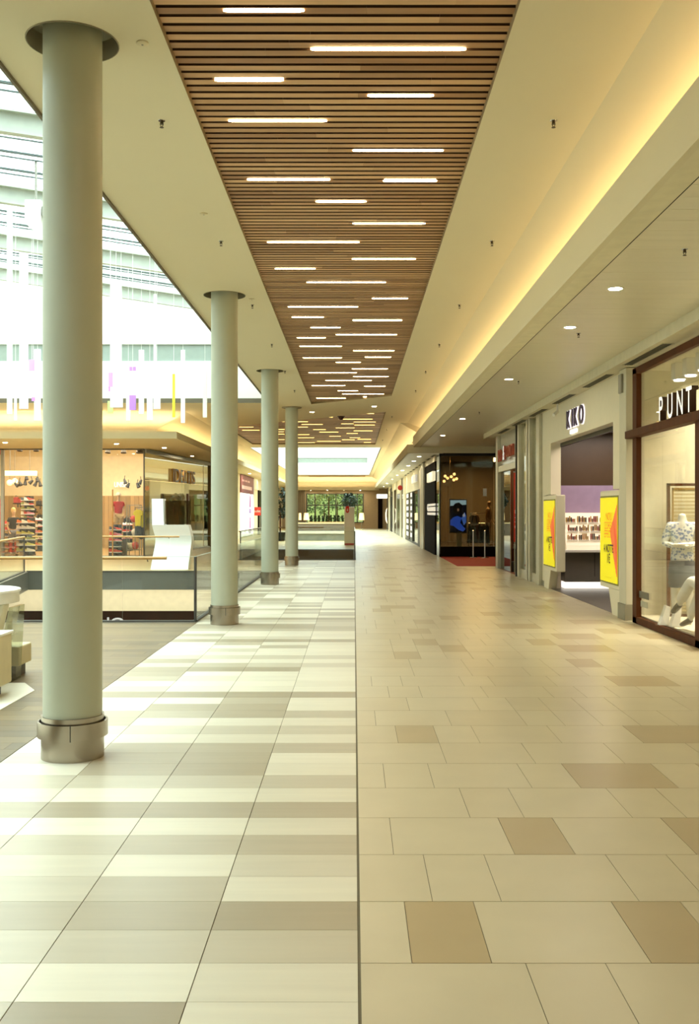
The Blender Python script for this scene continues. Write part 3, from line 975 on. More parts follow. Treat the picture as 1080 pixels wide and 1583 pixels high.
def body(J, parent, m, head=True, hands=True, sub=2):
    """one continuous figure. J: joints dict in local coordinates of the parent"""
    vs, es, rs = [], [], []
    ix = {}
    def add(n, p, r, to=None):
        ix[n] = len(vs); vs.append(tuple(p)); rs.append(r)
        if to:
            es.append((ix[to], ix[n]))
    add('pelvis', J['pelvis'], (.135, .10))
    add('waist', J['waist'], (.112, .088), 'pelvis')
    add('chest', J['chest'], (.145, .10), 'waist')
    add('neckb', J['neckb'], (.07, .065), 'chest')
    add('neck', J['neck'], .052, 'neckb')
    if head:
        hd = Vector(J['neck'])
        up_ = Vector(J.get('headdir', (0, -.02, 1)))
        add('jaw', hd + up_ * .07 + Vector((0, -.02, 0)), (.062, .075), 'neck')
        add('face', hd + up_ * .14 + Vector((0, -.01, 0)), (.074, .092), 'jaw')
        add('crown', hd + up_ * .20, (.06, .075), 'face')
        add('nose', hd + up_ * .125 + Vector((0, -.105, 0)), .012, 'face')
    for s in 'LR':
        add('sh' + s, J['sh' + s], .058, 'chest')
        add('el' + s, J['el' + s], .041, 'sh' + s)
        add('wr' + s, J['wr' + s], .027, 'el' + s)
        if hands:
            w = Vector(J['wr' + s]); d = (w - Vector(J['el' + s])).normalized()
            d = Vector(J.get('hd' + s, d))
            sd = d.cross(Vector((0, 0, 1)))
            if sd.length < .2:
                sd = Vector((0, 1, 0))
            sd = sd.normalized() if s == 'R' else -sd.normalized()
            hand_chain(vs, es, rs, ix['wr' + s], w + d * .05, d, sd, sd.cross(d) * (.5 if s == 'R' else -.5))
        add('hip' + s, J['hip' + s], .088, 'pelvis')
        add('kn' + s, J['kn' + s], .058, 'hip' + s)
        kn, an = Vector(J['kn' + s]), Vector(J['an' + s])
        add('calf' + s, kn.lerp(an, .3), .054, 'kn' + s)
        add('an' + s, J['an' + s], .036, 'calf' + s)
        add('toe' + s, J['toe' + s], (.036, .022), 'an' + s)
    return skin('body', vs, es, rs, m, parent, sub)
def garment(name, pts, edges, radii, m, parent, sub=2):
    return skin(name, pts, edges, radii, m, parent, sub)
STAND = dict(pelvis=(0, 0, .95), waist=(0, 0, 1.12), chest=(0, 0, 1.31), neckb=(0, .005, 1.44), neck=(0, 0, 1.53),
             shL=(-.17, 0, 1.39), elL=(-.235, .03, 1.12), wrL=(-.2, -.1, .93), shR=(.17, 0, 1.39), elR=(.235, .03, 1.12), wrR=(.2, -.1, .93),
             hipL=(-.09, 0, .88), knL=(-.1, -.02, .49), anL=(-.1, .02, .08), toeL=(-.11, -.13, .03), hipR=(.09, 0, .88), knR=(.1, -.02, .49), anR=(.1, .02, .08), toeR=(.11, -.13, .03))
def shirt(J, m, parent, sleeves=.6, r=1.12, low='pelvis', name='shirt'):
    pts = [J[low], J['waist'], J['chest'], J['neckb']]
    rad = [(.15 * r, .115 * r), (.135 * r, .105 * r), (.155 * r, .115 * r), (.078, .075)]
    ed = [(0, 1), (1, 2), (2, 3)]
    for s in 'LR':
        a, b, c = Vector(J['sh' + s]), Vector(J['el' + s]), Vector(J['wr' + s])
        i0 = len(pts)
        pts.append(tuple(a)); rad.append(.07); ed.append((2, i0))
        if sleeves <= 1:
            pts.append(tuple(a.lerp(b, sleeves))); rad.append(.062); ed.append((i0, i0 + 1))
        else:
            pts.append(tuple(b)); rad.append(.055); ed.append((i0, i0 + 1))
            pts.append(tuple(b.lerp(c, sleeves - 1))); rad.append(.044); ed.append((i0 + 1, i0 + 2))
    return garment(name, pts, ed, rad, m, parent)

def hem(J, m, parent):
    return garment('shirt_hem', [J['waist'], J['pelvis'], (0, 0, J['pelvis'][2] - .10)], [(0, 1), (1, 2)], [(.15, .118), (.172, .135), (.178, .14)], m, parent)
def floral(name):
    m = mat(name, '#e9e7e2', .7)
    nt = m.node_tree
    N, L = nt.nodes, nt.links
    b = N['Principled BSDF']
    tc = N.new('ShaderNodeTexCoord')
    vo = N.new('ShaderNodeTexVoronoi'); vo.inputs['Scale'].default_value = 26
    nz = N.new('ShaderNodeTexNoise'); nz.inputs['Scale'].default_value = 22
    L.new(tc.outputs['Object'], vo.inputs['Vector']); L.new(tc.outputs['Object'], nz.inputs['Vector'])
    ad = N.new('ShaderNodeMath'); ad.operation = 'ADD'
    L.new(vo.outputs['Distance'], ad.inputs[0]); L.new(nz.outputs['Fac'], ad.inputs[1])
    cr = N.new('ShaderNodeValToRGB')
    cr.color_ramp.elements[0].position = .86; cr.color_ramp.elements[0].color = H('#7f8bb0')
    cr.color_ramp.elements[1].position = 1.0; cr.color_ramp.elements[1].color = H('#f0eee8')
    L.new(ad.outputs['Value'], cr.inputs['Fac']); L.new(cr.outputs['Color'], b.inputs['Base Color'])
    return m
# headless standing mannequin in blue patterned shirt and grey skirt
mx, my = PX(1054, 14.3), 14.3
t = thing('mannequin', 'standing headless white mannequin in blue floral shirt and dark skirt, nearest shop window', 'mannequin', (mx, my, .1), rotz=R(-20))
J = dict(STAND)
J.update(wrL=(.04, -.16, 1.10), elL=(-.25, -.02, 1.13), wrR=(-.03, -.19, 1.13), elR=(.25, -.02, 1.13), neck=(0, -.005, 1.57), hdL=(1, -.1, .1), hdR=(-1, -.1, 0))
bd = body(J, t, M_MANN, head=False)
shirt(J, floral('floral blue fabric'), t, 1.55, 1.12)
hem(J, MATS['floral blue fabric'], t)
m = MB()
m.lathe([(.165, .90), (.178, .84), (.19, .72), (.195, .52), (.185, .52), (.15, .88)], n=28)
m.v = [(a, b * .78, c) for a, b, c in m.v]
m.build('skirt', mat('dark grey fabric', '#4b4c50', .8), t, smooth=True, local=True)
# seated mannequin in white trousers and black shoes
q = thing('display_cube', 'low white display cube under the seated mannequin in the nearest window', 'plinth', (4.66, 12.85, .1))
B(4.43, 4.89, 12.62, 13.08, .1, .55).build('cube_body', M_WHITEM, q, bevel=.006)
t = thing('mannequin', 'seated white mannequin in white trousers and black shoes beside the frame post', 'mannequin', (4.66, 12.85, .1), rotz=R(200))
J = dict(pelvis=(0, 0, .56), waist=(0, .03, .73), chest=(0, .04, .92), neckb=(0, .03, 1.05), neck=(0, .02, 1.14), shL=(-.17, .04, 1.0), elL=(-.22, .02, .74), wrL=(-.14, -.2, .66), shR=(.17, .04, 1.0), elR=(.22, .02, .74), wrR=(.14, -.2, .66),
         hipL=(-.09, -.05, .53), knL=(-.1, -.44, .62), anL=(-.08, -.68, .14), toeL=(-.09, -.86, .06), hipR=(.09, -.05, .53), knR=(.07, -.45, .70), anR=(.02, -.78, .34), toeR=(-.02, -.95, .23))
body(J, t, M_MANN)
garment('trousers', [J['pelvis'], J['hipL'], J['knL'], (-.08, -.65, .2), J['hipR'], J['knR'], (.03, -.76, .38)], [(0, 1), (1, 2), (2, 3), (0, 4), (4, 5), (5, 6)], [(.15, .12), .1, .08, .075, .1, .08, .075], mat('white trousers', '#efece4', .8), t)
shirt(J, mat('white knit', '#e2ddd0', .8), t, 1.5, 1.08)
for nm, a, b in (('shoe', J['anL'], J['toeL']), ('shoe', J['anR'], J['toeR'])):
    a, b = Vector(a), Vector(b)
    skin(nm, [tuple(a.lerp(b, -.15)), tuple(a.lerp(b, .5)), tuple(a.lerp(b, 1.15))], [(0, 1), (1, 2)], [(.05, .045), (.052, .04), (.045, .03)], M_BLACK, t)
for i, (px, Y) in enumerate(((1024, 14.15), (1041, 13.95))):
    xx = PX(px, Y)
    q = thing('display_stand', ['white slanted display stand on the window floor, left of the shoes', 'white slanted display stand on the window floor, touching the black shoes'][i], 'display stand', (xx, Y, .1), 'white display stands')
    MB().prism([(-.09, 0), (.1, 0), (.13, .26), (.05, .28)], -.06, .06, lambda a, b, c: (xx + a * .7, Y + c, .1 + b)).build('stand_body', M_WHITE, q, bevel=.005)
    B(xx - .09, xx + .12, Y - .08, Y + .08, .1, .115).build('stand_foot', M_GLASSR, q)

# ---- grey pier
t = thing('pier', 'narrow grey panelled pier between the wood framed window and the cosmetics shop', 'pier', (4.3, 15.85, 0))
B(4.21, 4.5, 15.63, 16.03, .25, 3.92).build('pier_panel', M_GREIGE2, t, bevel=.006)
B(4.19, 4.5, 15.63, 16.05, 0, .25).build('pier_plinth', mat('plinth stone', '#8b8572', .5), t, bevel=.004)
B(4.17, 4.21, 15.78, 15.95, 3.55, 3.85).build('cable_box', M_GREY, t, bevel=.01)

# ---- 2 cosmetics shop
t = thing('shop_portal', 'greige portal of the cosmetics shop around its dark opening', 'shopfront', (4.3, 19.5, 0))
m = MB()
m.box(4.3, 4.52, 16.04, 16.76, 2.06, 3.93).box(4.425, 4.52, 16.04, 16.76, 0, 2.06)
m.box(4.3, 4.52, 22.07, 23.05, 2.06, 3.93).box(4.425, 4.52, 22.07, 22.5, 0, 2.06).box(4.3, 4.52, 22.5, 23.05, 0, 2.06)
m.box(4.3, 4.52, 16.76, 22.07, 3.18, 3.93)
m.build('portal_frame', M_GREIGE, t)
m = MB()
m.box(4.29, 4.3, 22.5, 23.05, 0, .12)
m.build('skirting', mat('plinth stone', '#8b8572'), t)
B(4.50, 4.56, 16.80, 22.03, 3.10, 3.18).build('shutter_box', M_BLACK, t)
MB().cyl((4.22, 20.95, 3.93), (4.22, 20.95, 3.74), .02, n=10).cyl((4.22, 20.95, 3.76), (4.12, 20.85, 3.68), .035, n=10).build('security_camera', M_WHITEM, t)
s = thing('shop_sign', 'halo lit KIKO letters on the greige portal', 'sign', (4.28, 19.4, 3.34))
halo = mat('halo white', '#ffffff', .5, emit=1.7, ecol='#fff2ff', var=0)
purp = mat('deep purple', '#3a2a48', .4)
for ch, yb, sx in (('K', 20.28, .92), ('I', 19.80, 1.0), ('K', 19.62, .92), ('O', 19.15, .92)):
    text('letter_halo', ch, .50, .02, halo, s, (4.298, yb, 3.35), NX, ZA, sx, offs=.016)
    text('letter', ch, .50, .025, purp, s, (4.277, yb, 3.35), NX, ZA, sx, offs=.002)
s = thing('shop_sign', 'small white MILANO lettering below the halo lit letters', 'sign', (4.28, 19.4, 3.24))
text('lettering', 'MILANO', .10, .02, mat('milano white', '#fff', .5, emit=2.5, var=0), s, (4.29, 19.98, 3.225), NX, ZA, 1.55, offs=.004)
# interior
fl = MB().box(4.3, 8.5, 16.1, 23.0, 0, .006)
struct('floor_cosmetics', fl, mat('dark shop floor', '#4a4338', .3), 'dark floor of the cosmetics shop')
m = MB()
m.box(4.52, 8.5, 22.55, 22.65, 2.27, 3.5).box(8.5, 8.6, 16, 22.6, 0, 3.5).box(4.52, 8.5, 16.0, 16.1, 0, 3.5)
struct('wall_cosmetics_upper', m, mat('dark brown wall', '#54402c', .35), 'dark brown upper wall of the cosmetics shop')
struct('wall_cosmetics_mauve', B(4.52, 8.5, 22.52, 22.65, 0, 2.27), M_MAUVE, 'mauve wall band of the cosmetics shop')
struct('ceiling_cosmetics', B(4.5, 8.6, 16, 22.65, 3.45, 3.5), M_BLACK, 'black ceiling of the cosmetics shop')
for i, (xx, yb) in enumerate([(5.6, 17.6), (5.1, 18.4), (5.9, 18.6), (5.5, 19.6), (6.2, 20.2), (5.3, 21.0), (6.0, 21.6)]):
    q = thing('downlight', 'tiny downlight in the black ceiling of the cosmetics shop, %s from its front' % ordw(i + 1), 'downlight', (xx, yb, 3.45), 'tiny downlights of the cosmetics shop')
    MB().lathe([(.05, 0), (.048, -.01), (0, -.012)], xx, yb, 3.45, n=14).build('lens', M_LAMPW, q)
area('cosmetics_light', (5.6, 20.6, 3.40), 1.6, 2.5, 170, '#ffeedd')
q = thing('makeup_counter', 'grey makeup counter with a glowing back panel in the cosmetics shop', 'shop counter', (5.6, 22.2, 0))
B(4.6, 7.6, 22.05, 22.5, .15, .80).build('cabinet', mat('cabinet grey', '#77716a', .5), q, bevel=.01)
MB().prism([(21.85, .80), (22.5, .80), (22.5, .86), (21.85, .86)], 4.55, 7.65, lambda a, b, c: (c, a, b)).build('worktop', M_WHITE, q, bevel=.01)
m = MB()
m.prism([(21.98, .86), (22.5, .86), (22.5, 1.66), (22.34, 1.66), (22.0, .95)], 4.62, 7.6, lambda a, b, c: (c, a, b))
m.build('lit_display', mat('lit display', '#fff6e4', .5, emit=.55, ecol='#ffe9bd', var=0), q)
B(4.62, 7.6, 22.1, 22.5, .008, .15).build('light_plinth', mat('plinth light', '#ffffff', .4, emit=2.4, ecol='#fff6e8', var=0), q)
m = MB()
for xx in (5.25, 6.1):
    m.box(xx, xx + .012, 22.045, 22.05, .27, .78)
m.build('door_gap', M_BLACK, q)
pk = [mat('lacquer brown', '#5a3018', .3), mat('powder tan', '#c79a6a', .5), mat('lip red', '#8f2a22', .4), mat('black cap', '#1c1614', .3), mat('gold cap', '#b78f45', .3, metal=.5)]
first = None
cnt = 0
for r_, (yb, zz) in enumerate(((22.13, 1.13), (22.22, 1.32), (22.31, 1.51))):
    for c_ in range(10):
        xx = 4.77 + c_ * .25 + (.03 if r_ == 1 else 0)
        if c_ in (3, 7) and r_ < 2:
            kind = 1
        else:
            kind = 0
        cnt += 1
        q = thing('makeup_tester', '%s tester tray in the %s row of the glowing makeup display, %s from the left' % ('sparse' if kind else 'crowded', ('lowest', 'middle', 'top')[r_], ordw(c_ + 1)), 'makeup tester', (xx, yb - .05, zz), 'tester trays on the makeup display')
        B(xx - .11, xx + .11, yb - .12, yb, zz - .075, zz - .06).build('tray', M_WHITE, q)
        for i in range(6 if not kind else 3):
            a = xx - .09 + (i * .036 if not kind else i * .08)
            h_ = random.choice((.08, .11, .14))
            MB().cyl((a, yb - .06, zz - .06), (a, yb - .06, zz - .06 + h_), .016, .014, 8).build('bottle', random.choice(pk), q)
# totems
def totem(y0, y1, foot, label):
    yc = (y0 + y1) / 2
    t = thing('advertising_totem', label, 'advertising display', (4.2, yc, 0), 'yellow poster totems of the cosmetics shop')
    m = MB().box(4.22, 4.42, y0, y1, .42, 2.04)
    m.build('totem_case', M_GREIGE, t, bevel=.025)
    if foot == 'near':
        pf = [(y0, 0), (y0 + .5, 0), (y0 + .75, .45), (y0, .45)]
    else:
        pf = [(y1, 0), (y1, .45), (y1 - .75, .45), (y1 - .5, 0)]
    MB().prism(pf, 4.23, 4.41, lambda a, b, c: (c, a, b)).build('totem_foot', M_GREIGE, t, bevel=.01)
    B(4.212, 4.221, y0 + .055, y1 - .055, .50, 1.95).build('poster_rim', mat('poster rim', '#8d8a3a', .5), t)
    pos = B(4.205, 4.213, y0 + .08, y1 - .08, .53, 1.92).build('poster', mat('poster yellow', '#f2e50e', .5, emit=.75, ecol='#f5e400', var=.01), t)
    # orange shards on the poster, near half (nearest the viewer)
    a0 = y0 + .08
    m = MB()
    m.face([(4.203, a0, 1.84), (4.203, a0 + .26, 1.56), (4.203, a0 + .46, 1.38), (4.203, a0 + .05, .64), (4.203, a0, .64)])
    m.build('orange_shape', mat('poster orange', '#f07a3c', .5, emit=.6, ecol='#f06c30', var=.02), pos)
    m = MB()
    m.face([(4.2022, a0, 1.2), (4.2022, a0 + .24, 1.58), (4.2022, a0 + .02, .68), (4.2022, a0, .68)])
    m.face([(4.2021, a0 + .46, 1.38), (4.2021, a0 + .42, 1.36), (4.2021, a0 + .08, .66), (4.2021, a0 + .12, .74)])
    m.build('orange_shape', mat('poster coral', '#e85a34', .5, emit=.5, ecol='#e8502a', var=.02), pos)
    org = mat('poster text orange', '#e87818', .5, emit=.4, var=0)
    blk = mat('poster text black', '#2a2016', .5)
    ym = a0 + .55
    text('printed_text', 'NOU', .18, .001, org, pos, (4.202, ym - .02, 1.55), NX, ZA, .95, 'CENTER')
    text('printed_text', 'COREA', .18, .001, org, pos, (4.202, ym, 1.40), NX, ZA, .95, 'CENTER')
    text('printed_text', 'EFECT', .18, .001, org, pos, (4.202, ym + .04, 1.26), NX, ZA, .95, 'CENTER')
    text('printed_text', 'A NOTTE', .19, .001, blk, pos, (4.2015, ym, 1.02), NX, ZA, .78, 'CENTER', offs=.004)
    text('printed_text', '1\u20ac', .22, .001, blk, pos, (4.2015, ym, .84), NX, ZA, .95, 'CENTER', offs=.004)
    B(4.203, 4.2045, ym - .22, ym + .2, .60, .605).build('printed_line', blk, pos)
totem(16.05, 17.32, 'near', 'larger yellow and orange lit poster totem on the near side of the cosmetics opening')
totem(21.10, 22.48, 'far', 'yellow and orange lit poster totem on the far side of the cosmetics opening')

# ---- 3 glazed bay with grey pilasters
t = thing('glazed_bay', 'narrow glazed bay with pale metal pilasters beyond the cosmetics portal', 'shopfront', (4.3, 24.6, 0))
M_ALU = mat('pale aluminium', '#c9c4b0', .35, metal=.5)
for a, b in ((23.06, 23.42), (24.30, 24.48), (24.66, 24.84), (25.92, 26.12)):
    B(4.22, 4.40, a, b, 0, 3.93).build('pilaster', M_ALU, t, bevel=.01)
B(4.27, 4.40, 24.48, 24.66, 0, 3.93).build('shadow_gap', M_DGREY, t)
for a, b in ((23.42, 24.30), (24.84, 25.92)):
    B(4.30, 4.314, a, b, .22, 3.93).build('window_pane', glass_mat('reflective glass', '#e6e9dd', .28), t)
    B(4.28, 4.36, a, b, 0, .22).build('plinth_panel', M_ALU, t)
    B(4.315, 4.325, a, b, 2.55, 2.6).build('glazing_bar', M_ALU, t)
m = MB().box(5.2, 5.3, 23.2, 26.2, 0, 3.93).box(4.4, 5.3, 23.2, 26.2, 3.90, 3.93)
struct('wall_glazed_bay', m, mat('bay white', '#e6e2d2', .6), 'white back wall behind the narrow glazed bay')
area('bay_light', (4.8, 24.7, 3.85), .5, 2, 60, '#fff0d0')
B(4.285, 4.299, 23.6, 23.75, 2.25, 2.48).build('red_emblem', M_RED, t)

# ---- 4 red lettered shop
t = thing('shopfront', 'shopfront with red raised lettering over a tall doorway, before the red carpet', 'shopfront', (4.3, 28.3, 0))
B(4.24, 4.40, 29.85, 30.25, 0, 3.93).build('frame_post', M_ALU, t, bevel=.01)
B(4.24, 4.40, 26.20, 26.42, 0, 3.93).build('frame_post', M_ALU, t, bevel=.01)
B(4.20, 4.24, 26.20, 26.30, 0, 3.93).build('dark_slot', M_BLACK, t)
B(4.26, 4.40, 26.42, 29.85, 2.84, 3.02).build('lintel', M_ALU, t, bevel=.01)
B(4.33, 4.345, 26.42, 29.85, 3.02, 3.93).build('fascia_panel', mat('fascia grey glass', '#b9b6a8', .2), t)
B(4.34, 4.352, 28.0, 29.85, .0, 2.84).build('glass_door', M_GLASSD, t)
m = MB().box(4.33, 4.36, 27.96, 28.0, 0, 2.84)
m.build('door_edge', M_STEEL, t)
s = thing('shop_sign', 'red raised letters with a white ampersand over the doorway', 'sign', (4.3, 28.2, 3.15))
rd = mat('sign red', '#b4553e', .5)
text('lettering', 'RO', .50, .05, rd, s, (4.27, 29.72, 3.14), NX, ZA, .95)
text('ampersand', '&', .60, .06, mat('sign white amp', '#fff', .5, emit=1.2, var=0), s, (4.26, 28.55, 3.14), NX, ZA, .85, side=rd)
text('lettering', 'CONTI', .44, .05, rd, s, (4.27, 28.12, 3.20), NX, ZA, .9)
area('red_shop_light', (5.6, 28.0, 3.4), 1.5, 2, 70, '#ffcf90')
m = MB().box(4.42, 7.5, 30.1, 30.2, 0, 3.9).box(7.5, 7.6, 26.3, 30.2, 0, 3.9).box(4.42, 7.5, 26.3, 30.2, 3.86, 3.9)
struct('wall_red_shop', m, mat('shop brown', '#5a3d28', .6), 'brown walls of the shop with the red lettering')
struct('floor_red_shop', B(4.3, 7.5, 26.3, 30.2, 0, .006), mat('red shop floor', '#7a3a26', .4), 'brown red floor of the lettered shop')
bn = thing('sale_banner', 'tall red sale banner with white print inside the lettered shop doorway', 'banner', (4.45, 27.61, 0))
B(4.37, 4.53, 27.6, 27.62, .85, 2.75).build('banner_cloth', M_RED, bn)
B(4.36, 4.54, 27.59, 27.63, 2.75, 2.79).build('top_bar', M_GREY, bn)
MB().cyl((4.39, 27.61, 0), (4.39, 27.61, .86), .012, n=8).cyl((4.51, 27.61, 0), (4.51, 27.61, .86), .015, n=8).build('leg', M_GREY, bn)
text('printed_text', 'SALE', .15, .004, mat('print white', '#f4e9e0', .5), bn, (4.50, 27.598, 1.2), (0, 0, 1), (-1, 0, 0), 1.7)
ll = thing('pendant_lamp', 'small glowing round pendant lamp seen through the red lettered doorway', 'lamp', (4.47, 29.72, 2.6))
MB().ball((4.47, 29.72, 2.78), .07).build('globe', M_LAMP, ll, smooth=True)
MB().cyl((4.47, 29.72, 2.84), (4.47, 29.72, 3.86), .008, n=6).build('cord', M_BLACK, ll)
bb = thing('waste_bin', 'black box bin on the floor inside the red lettered doorway', 'bin', (4.48, 28.1, .006))
B(4.37, 4.59, 27.98, 28.22, .006, .28).build('bin_body', M_BLACK, bb, bevel=.02)
B(4.36, 4.60, 27.97, 28.23, .28, .30).build('bin_rim', M_DGREY, bb)
tb = thing('display_table', 'brown table with white folded clothes inside the red lettered shop', 'table', (4.75, 29.0, .006))
B(4.5, 5.3, 28.75, 29.15, .58, .62).build('tabletop', M_BROWN, tb)
for a in (4.53, 5.26):
    for b in (28.78, 29.12):
        B(a - .02, a + .02, b - .02, b + .02, .006, .58).build('leg', M_BROWN, tb)
fc = thing('folded_clothes', 'white folded clothes on the brown table in the red lettered shop', 'clothes', (4.72, 28.95, .62))
m = MB()
for i in range(3):
    m.box(4.57 + .01 * i, 4.87 - .01 * i, 28.82, 29.08, .62 + .045 * i, .66 + .045 * i)
m.build('garment_stack', M_WHITEM, fc, bevel=.012)
lf_ = thing('hanging_poster', 'long white notice hanging behind the dark door glass', 'poster', (4.5, 28.9, 1.0))
B(4.42, 4.425, 28.62, 28.9, .95, 2.25).build('sheet', M_WHITEM, lf_)

# ---- red carpet and smoked glass shop
struct('floor_red_carpet', B(3.18, 5.3, 31.1, 37.38, 0, .008), mat('red carpet', '#a82014', .85, var=.08), 'red carpet in front of the smoked glass shop')
rc = MB().box(5.3, 5.4, 30.2, 37.3, 0, 3.93)
struct('wall_carpet_side', rc, M_DBROWN, 'dark side wall beside the red carpet')
t = thing('glass_shopfront', 'tall smoked glass shop window facing the camera behind the red carpet', 'shopfront', (4.2, 37.45, 0))
B(3.19, 5.16, 37.42, 37.44, .38, 3.83).build('window_pane', glass_mat('dark shop glass', '#dad6c8', .03), t)
B(3.17, 5.2, 37.40, 37.46, 0.0, .10).build('base_plinth', M_DBROWN, t)
B(3.17, 5.2, 37.42, 37.46, .10, .38).build('base_panel', M_DBROWN, t)
B(3.17, 3.21, 37.40, 37.46, .1, 3.83).build('corner_post', M_BLACK, t)
B(3.16, 5.2, 37.40, 37.47, 3.74, 3.83).build('head_rail', M_BLACK, t)
mm = MB()
ang = math.atan2(37.35 - 30.3, 5.18 - 4.34)
mt = Matrix.Translation((4.34, 30.3, 0)) @ Matrix.Rotation(ang, 4, 'Z')
mm.box(0.05, 7.0, -.007, .007, .02, 3.8, mtx=mt)
mm.build('side_pane', glass_mat('side glass', '#dfe6d8', .16), t)
B(3.155, 3.17, 37.46, 38.9, .02, 3.83).build('return_pane', glass_mat('mirror glass', '#c9d3c6', .55), t)
m = MB().box(3.3, 8, 43.9, 44, 0, 3.9).box(7.5, 7.6, 37.4, 44, 0, 3.9).box(3.2, 7.5, 37.5, 44, 3.83, 3.9).box(5.21, 7.5, 37.4, 37.5, 0, 3.83)
struct('wall_smoked_shop', m, mat('smoked shop wall', '#5d4e35', .6), 'brown walls of the smoked glass shop')
struct('floor_smoked_shop', B(3.22, 7.5, 37.47, 44, .006, .36), mat('smoked shop floor', '#2e241b', .3), 'raised dark display floor of the smoked glass shop')
area('smoked_light', (5.0, 40.4, 3.75), 1.5, 3, 800, '#ffd796')
s = thing('video_screen', 'portrait video screen showing blue clothing behind the smoked glass', 'screen', (PX(708, 38.3), 38.3, 1.5))
x0, x1 = PX(694.5, 38.3), PX(721.5, 38.3)
B(x0, x1, 38.3, 38.38, .86, 2.16).build('screen_case', M_BLACK, s, bevel=.01)
B(x0 + .03, x1 - .03, 38.294, 38.3, .92, 2.11).build('screen_face', mat('screen dark blue', '#0a1030', .2, emit=.9, ecol='#070b22', var=0), s)
def scr(pts, hexc, e, z_):
    mm = MB().face([(x0 + .03 + (x1 - x0 - .06) * a, 38.293 - z_, .92 + 1.19 * b) for a, b in pts])
    mm.build('screen_image', mat('screen ' + hexc, hexc, .3, emit=e, ecol=hexc, var=0), s)
scr([(0, .82), (1, .86), (1, 1), (0, 1)], '#a8d0f0', 1.6, .001)
scr([(.15, .80), (.3, .9), (.55, .93), (.75, .85), (.72, .62), (.5, .55), (.2, .6)], '#0c0d16', .3, .002)
scr([(0, .36), (.2, .46), (.45, .50), (.72, .44), (.62, .28), (.95, .08), (.8, 0), (.5, .06), (.2, .18), (0, .2)], '#2c56d8', 1.5, .003)
scr([(.70, .42), (.9, .62), (1, .5), (1, .3), (.85, .2)], '#4a78e8', 1.3, .004)
scr([(.42, .72), (.54, .74), (.56, .66), (.46, .64)], '#c9a48c', .9, .005)
scr([(.76, .52), (.88, .60), (.94, .5), (.84, .46)], '#c8d4f0', 1.2, .006)
B(PX(706, 38.42), PX(713.5, 38.42), 38.40, 38.5, .36, .88).build('screen_stand', mat('stand cream', '#cdbf93', .5), s)
ch = thing('chandelier', 'cluster of small glowing globe bulbs on brass arms behind the smoked glass', 'chandelier', (PX(694, 38.6), 38.6, 3.0))
cx = PX(695, 38.6)
MB().cyl((cx, 38.6, 3.05), (cx, 38.6, 3.83), .012, n=8).build('stem', mat('brass', '#b58a3c', .25, metal=1), ch)
for a, (px, py) in enumerate(((686, 744), (688, 736), (692, 739), (697, 737), (702, 733), (706, 740), (701, 742))):
    xx, zz = PX(px, 38.6), PZ(py, 38.6)
    MB().cyl((cx, 38.6, 3.05), (xx, 38.55 + .1 * (a % 3), zz), .008, n=6).build('arm', mat('brass', '#b58a3c'), ch)
    MB().ball((xx, 38.55 + .1 * (a % 3), zz), .055, nu=12, nv=8).build('bulb', mat('bulb glow', '#ffe2ac', .3, emit=7, ecol='#ffd690', var=0), ch, smooth=True)
def rail(px0, px1, Y, z, label):
    t = thing('clothes_rail', label, 'clothes rail', ((PX(px0, Y) + PX(px1, Y)) / 2, Y, .36))
    a, b = PX(px0, Y), PX(px1, Y)
    MB().tube([(a, Y, .36), (a, Y, z), (b, Y, z), (b, Y, .36)], .014).build('rail_tube', M_CHROME, t, smooth=True)
    m = MB().box(a - .03, a + .03, Y - .22, Y + .22, .36, .38).box(b - .03, b + .03, Y - .22, Y + .22, .36, .38)
    m.build('rail_foot', M_CHROME, t)
rail(724, 756, 38.5, PZ(809, 38.5), 'low chrome clothes rail with dark garments behind the smoked glass')
rail(727, 757, 40.2, PZ(793, 40.2), 'taller chrome clothes rail farther back in the smoked glass shop')
gcol = [('#17130f', 'black'), ('#23180f', 'dark brown'), ('#3a1210', 'dark red'), ('#141319', 'navy black'), ('#2b2420', 'charcoal')]
for i, px in enumerate((726, 731, 736, 741, 747, 752)):
    hexc, nm = gcol[i % 5]
    xx = PX(px, 38.5)
    z1 = PZ(809, 38.5) - .03
    q = thing('hanging_coat', '%s coat hanging on the low chrome rail, %s from the left' % (nm, ordw(i + 1)), 'coat', (xx, 38.5, z1), 'dark coats on the low rail')
    MB().lathe([(.02, 0), (.06, -.05), (.10, -.15), (.105, -.45), (.12, -.72), (.10, -.72), (.02, -.1)], xx, 38.5, z1, n=14).build('coat_body', mat('coat ' + hexc, hexc, .8), q, smooth=True)
    m = MB()
    m.tube([(xx, 38.5, z1 - .02), (xx, 38.5, z1 + .05)], .005, 6)
    m.build('hanger', M_CHROME, q)
tb = thing('leather_bag', 'tan leather bag with straps hanging above the dark coats', 'bag', (PX(733, 38.3), 38.3, 1.2))
MB().ball((PX(733, 38.3), 38.3, PZ(803, 38.3)), .20, .08, .24).build('bag_body', mat('tan leather', '#a07a4c', .5), tb, smooth=True)
MB().tube([(PX(729, 38.22), 38.22, PZ(808, 38.3)), (PX(731, 38.22), 38.2, PZ(797, 38.3)), (PX(735, 38.22), 38.2, PZ(797, 38.3)), (PX(737, 38.22), 38.22, PZ(808, 38.3))], .018).build('strap', mat('dark leather', '#3a2817', .5), tb, smooth=True)
t = thing('mannequin', 'slim tan mannequin at the right end of the coats behind the smoked glass', 'mannequin', (PX(755, 38.9), 38.9, .36), rotz=R(70))
body(STAND, t, mat('tan mannequin', '#b08a62', .45), sub=1)
shirt(STAND, mat('tan jacket', '#94703f', .7), t, 1.3)
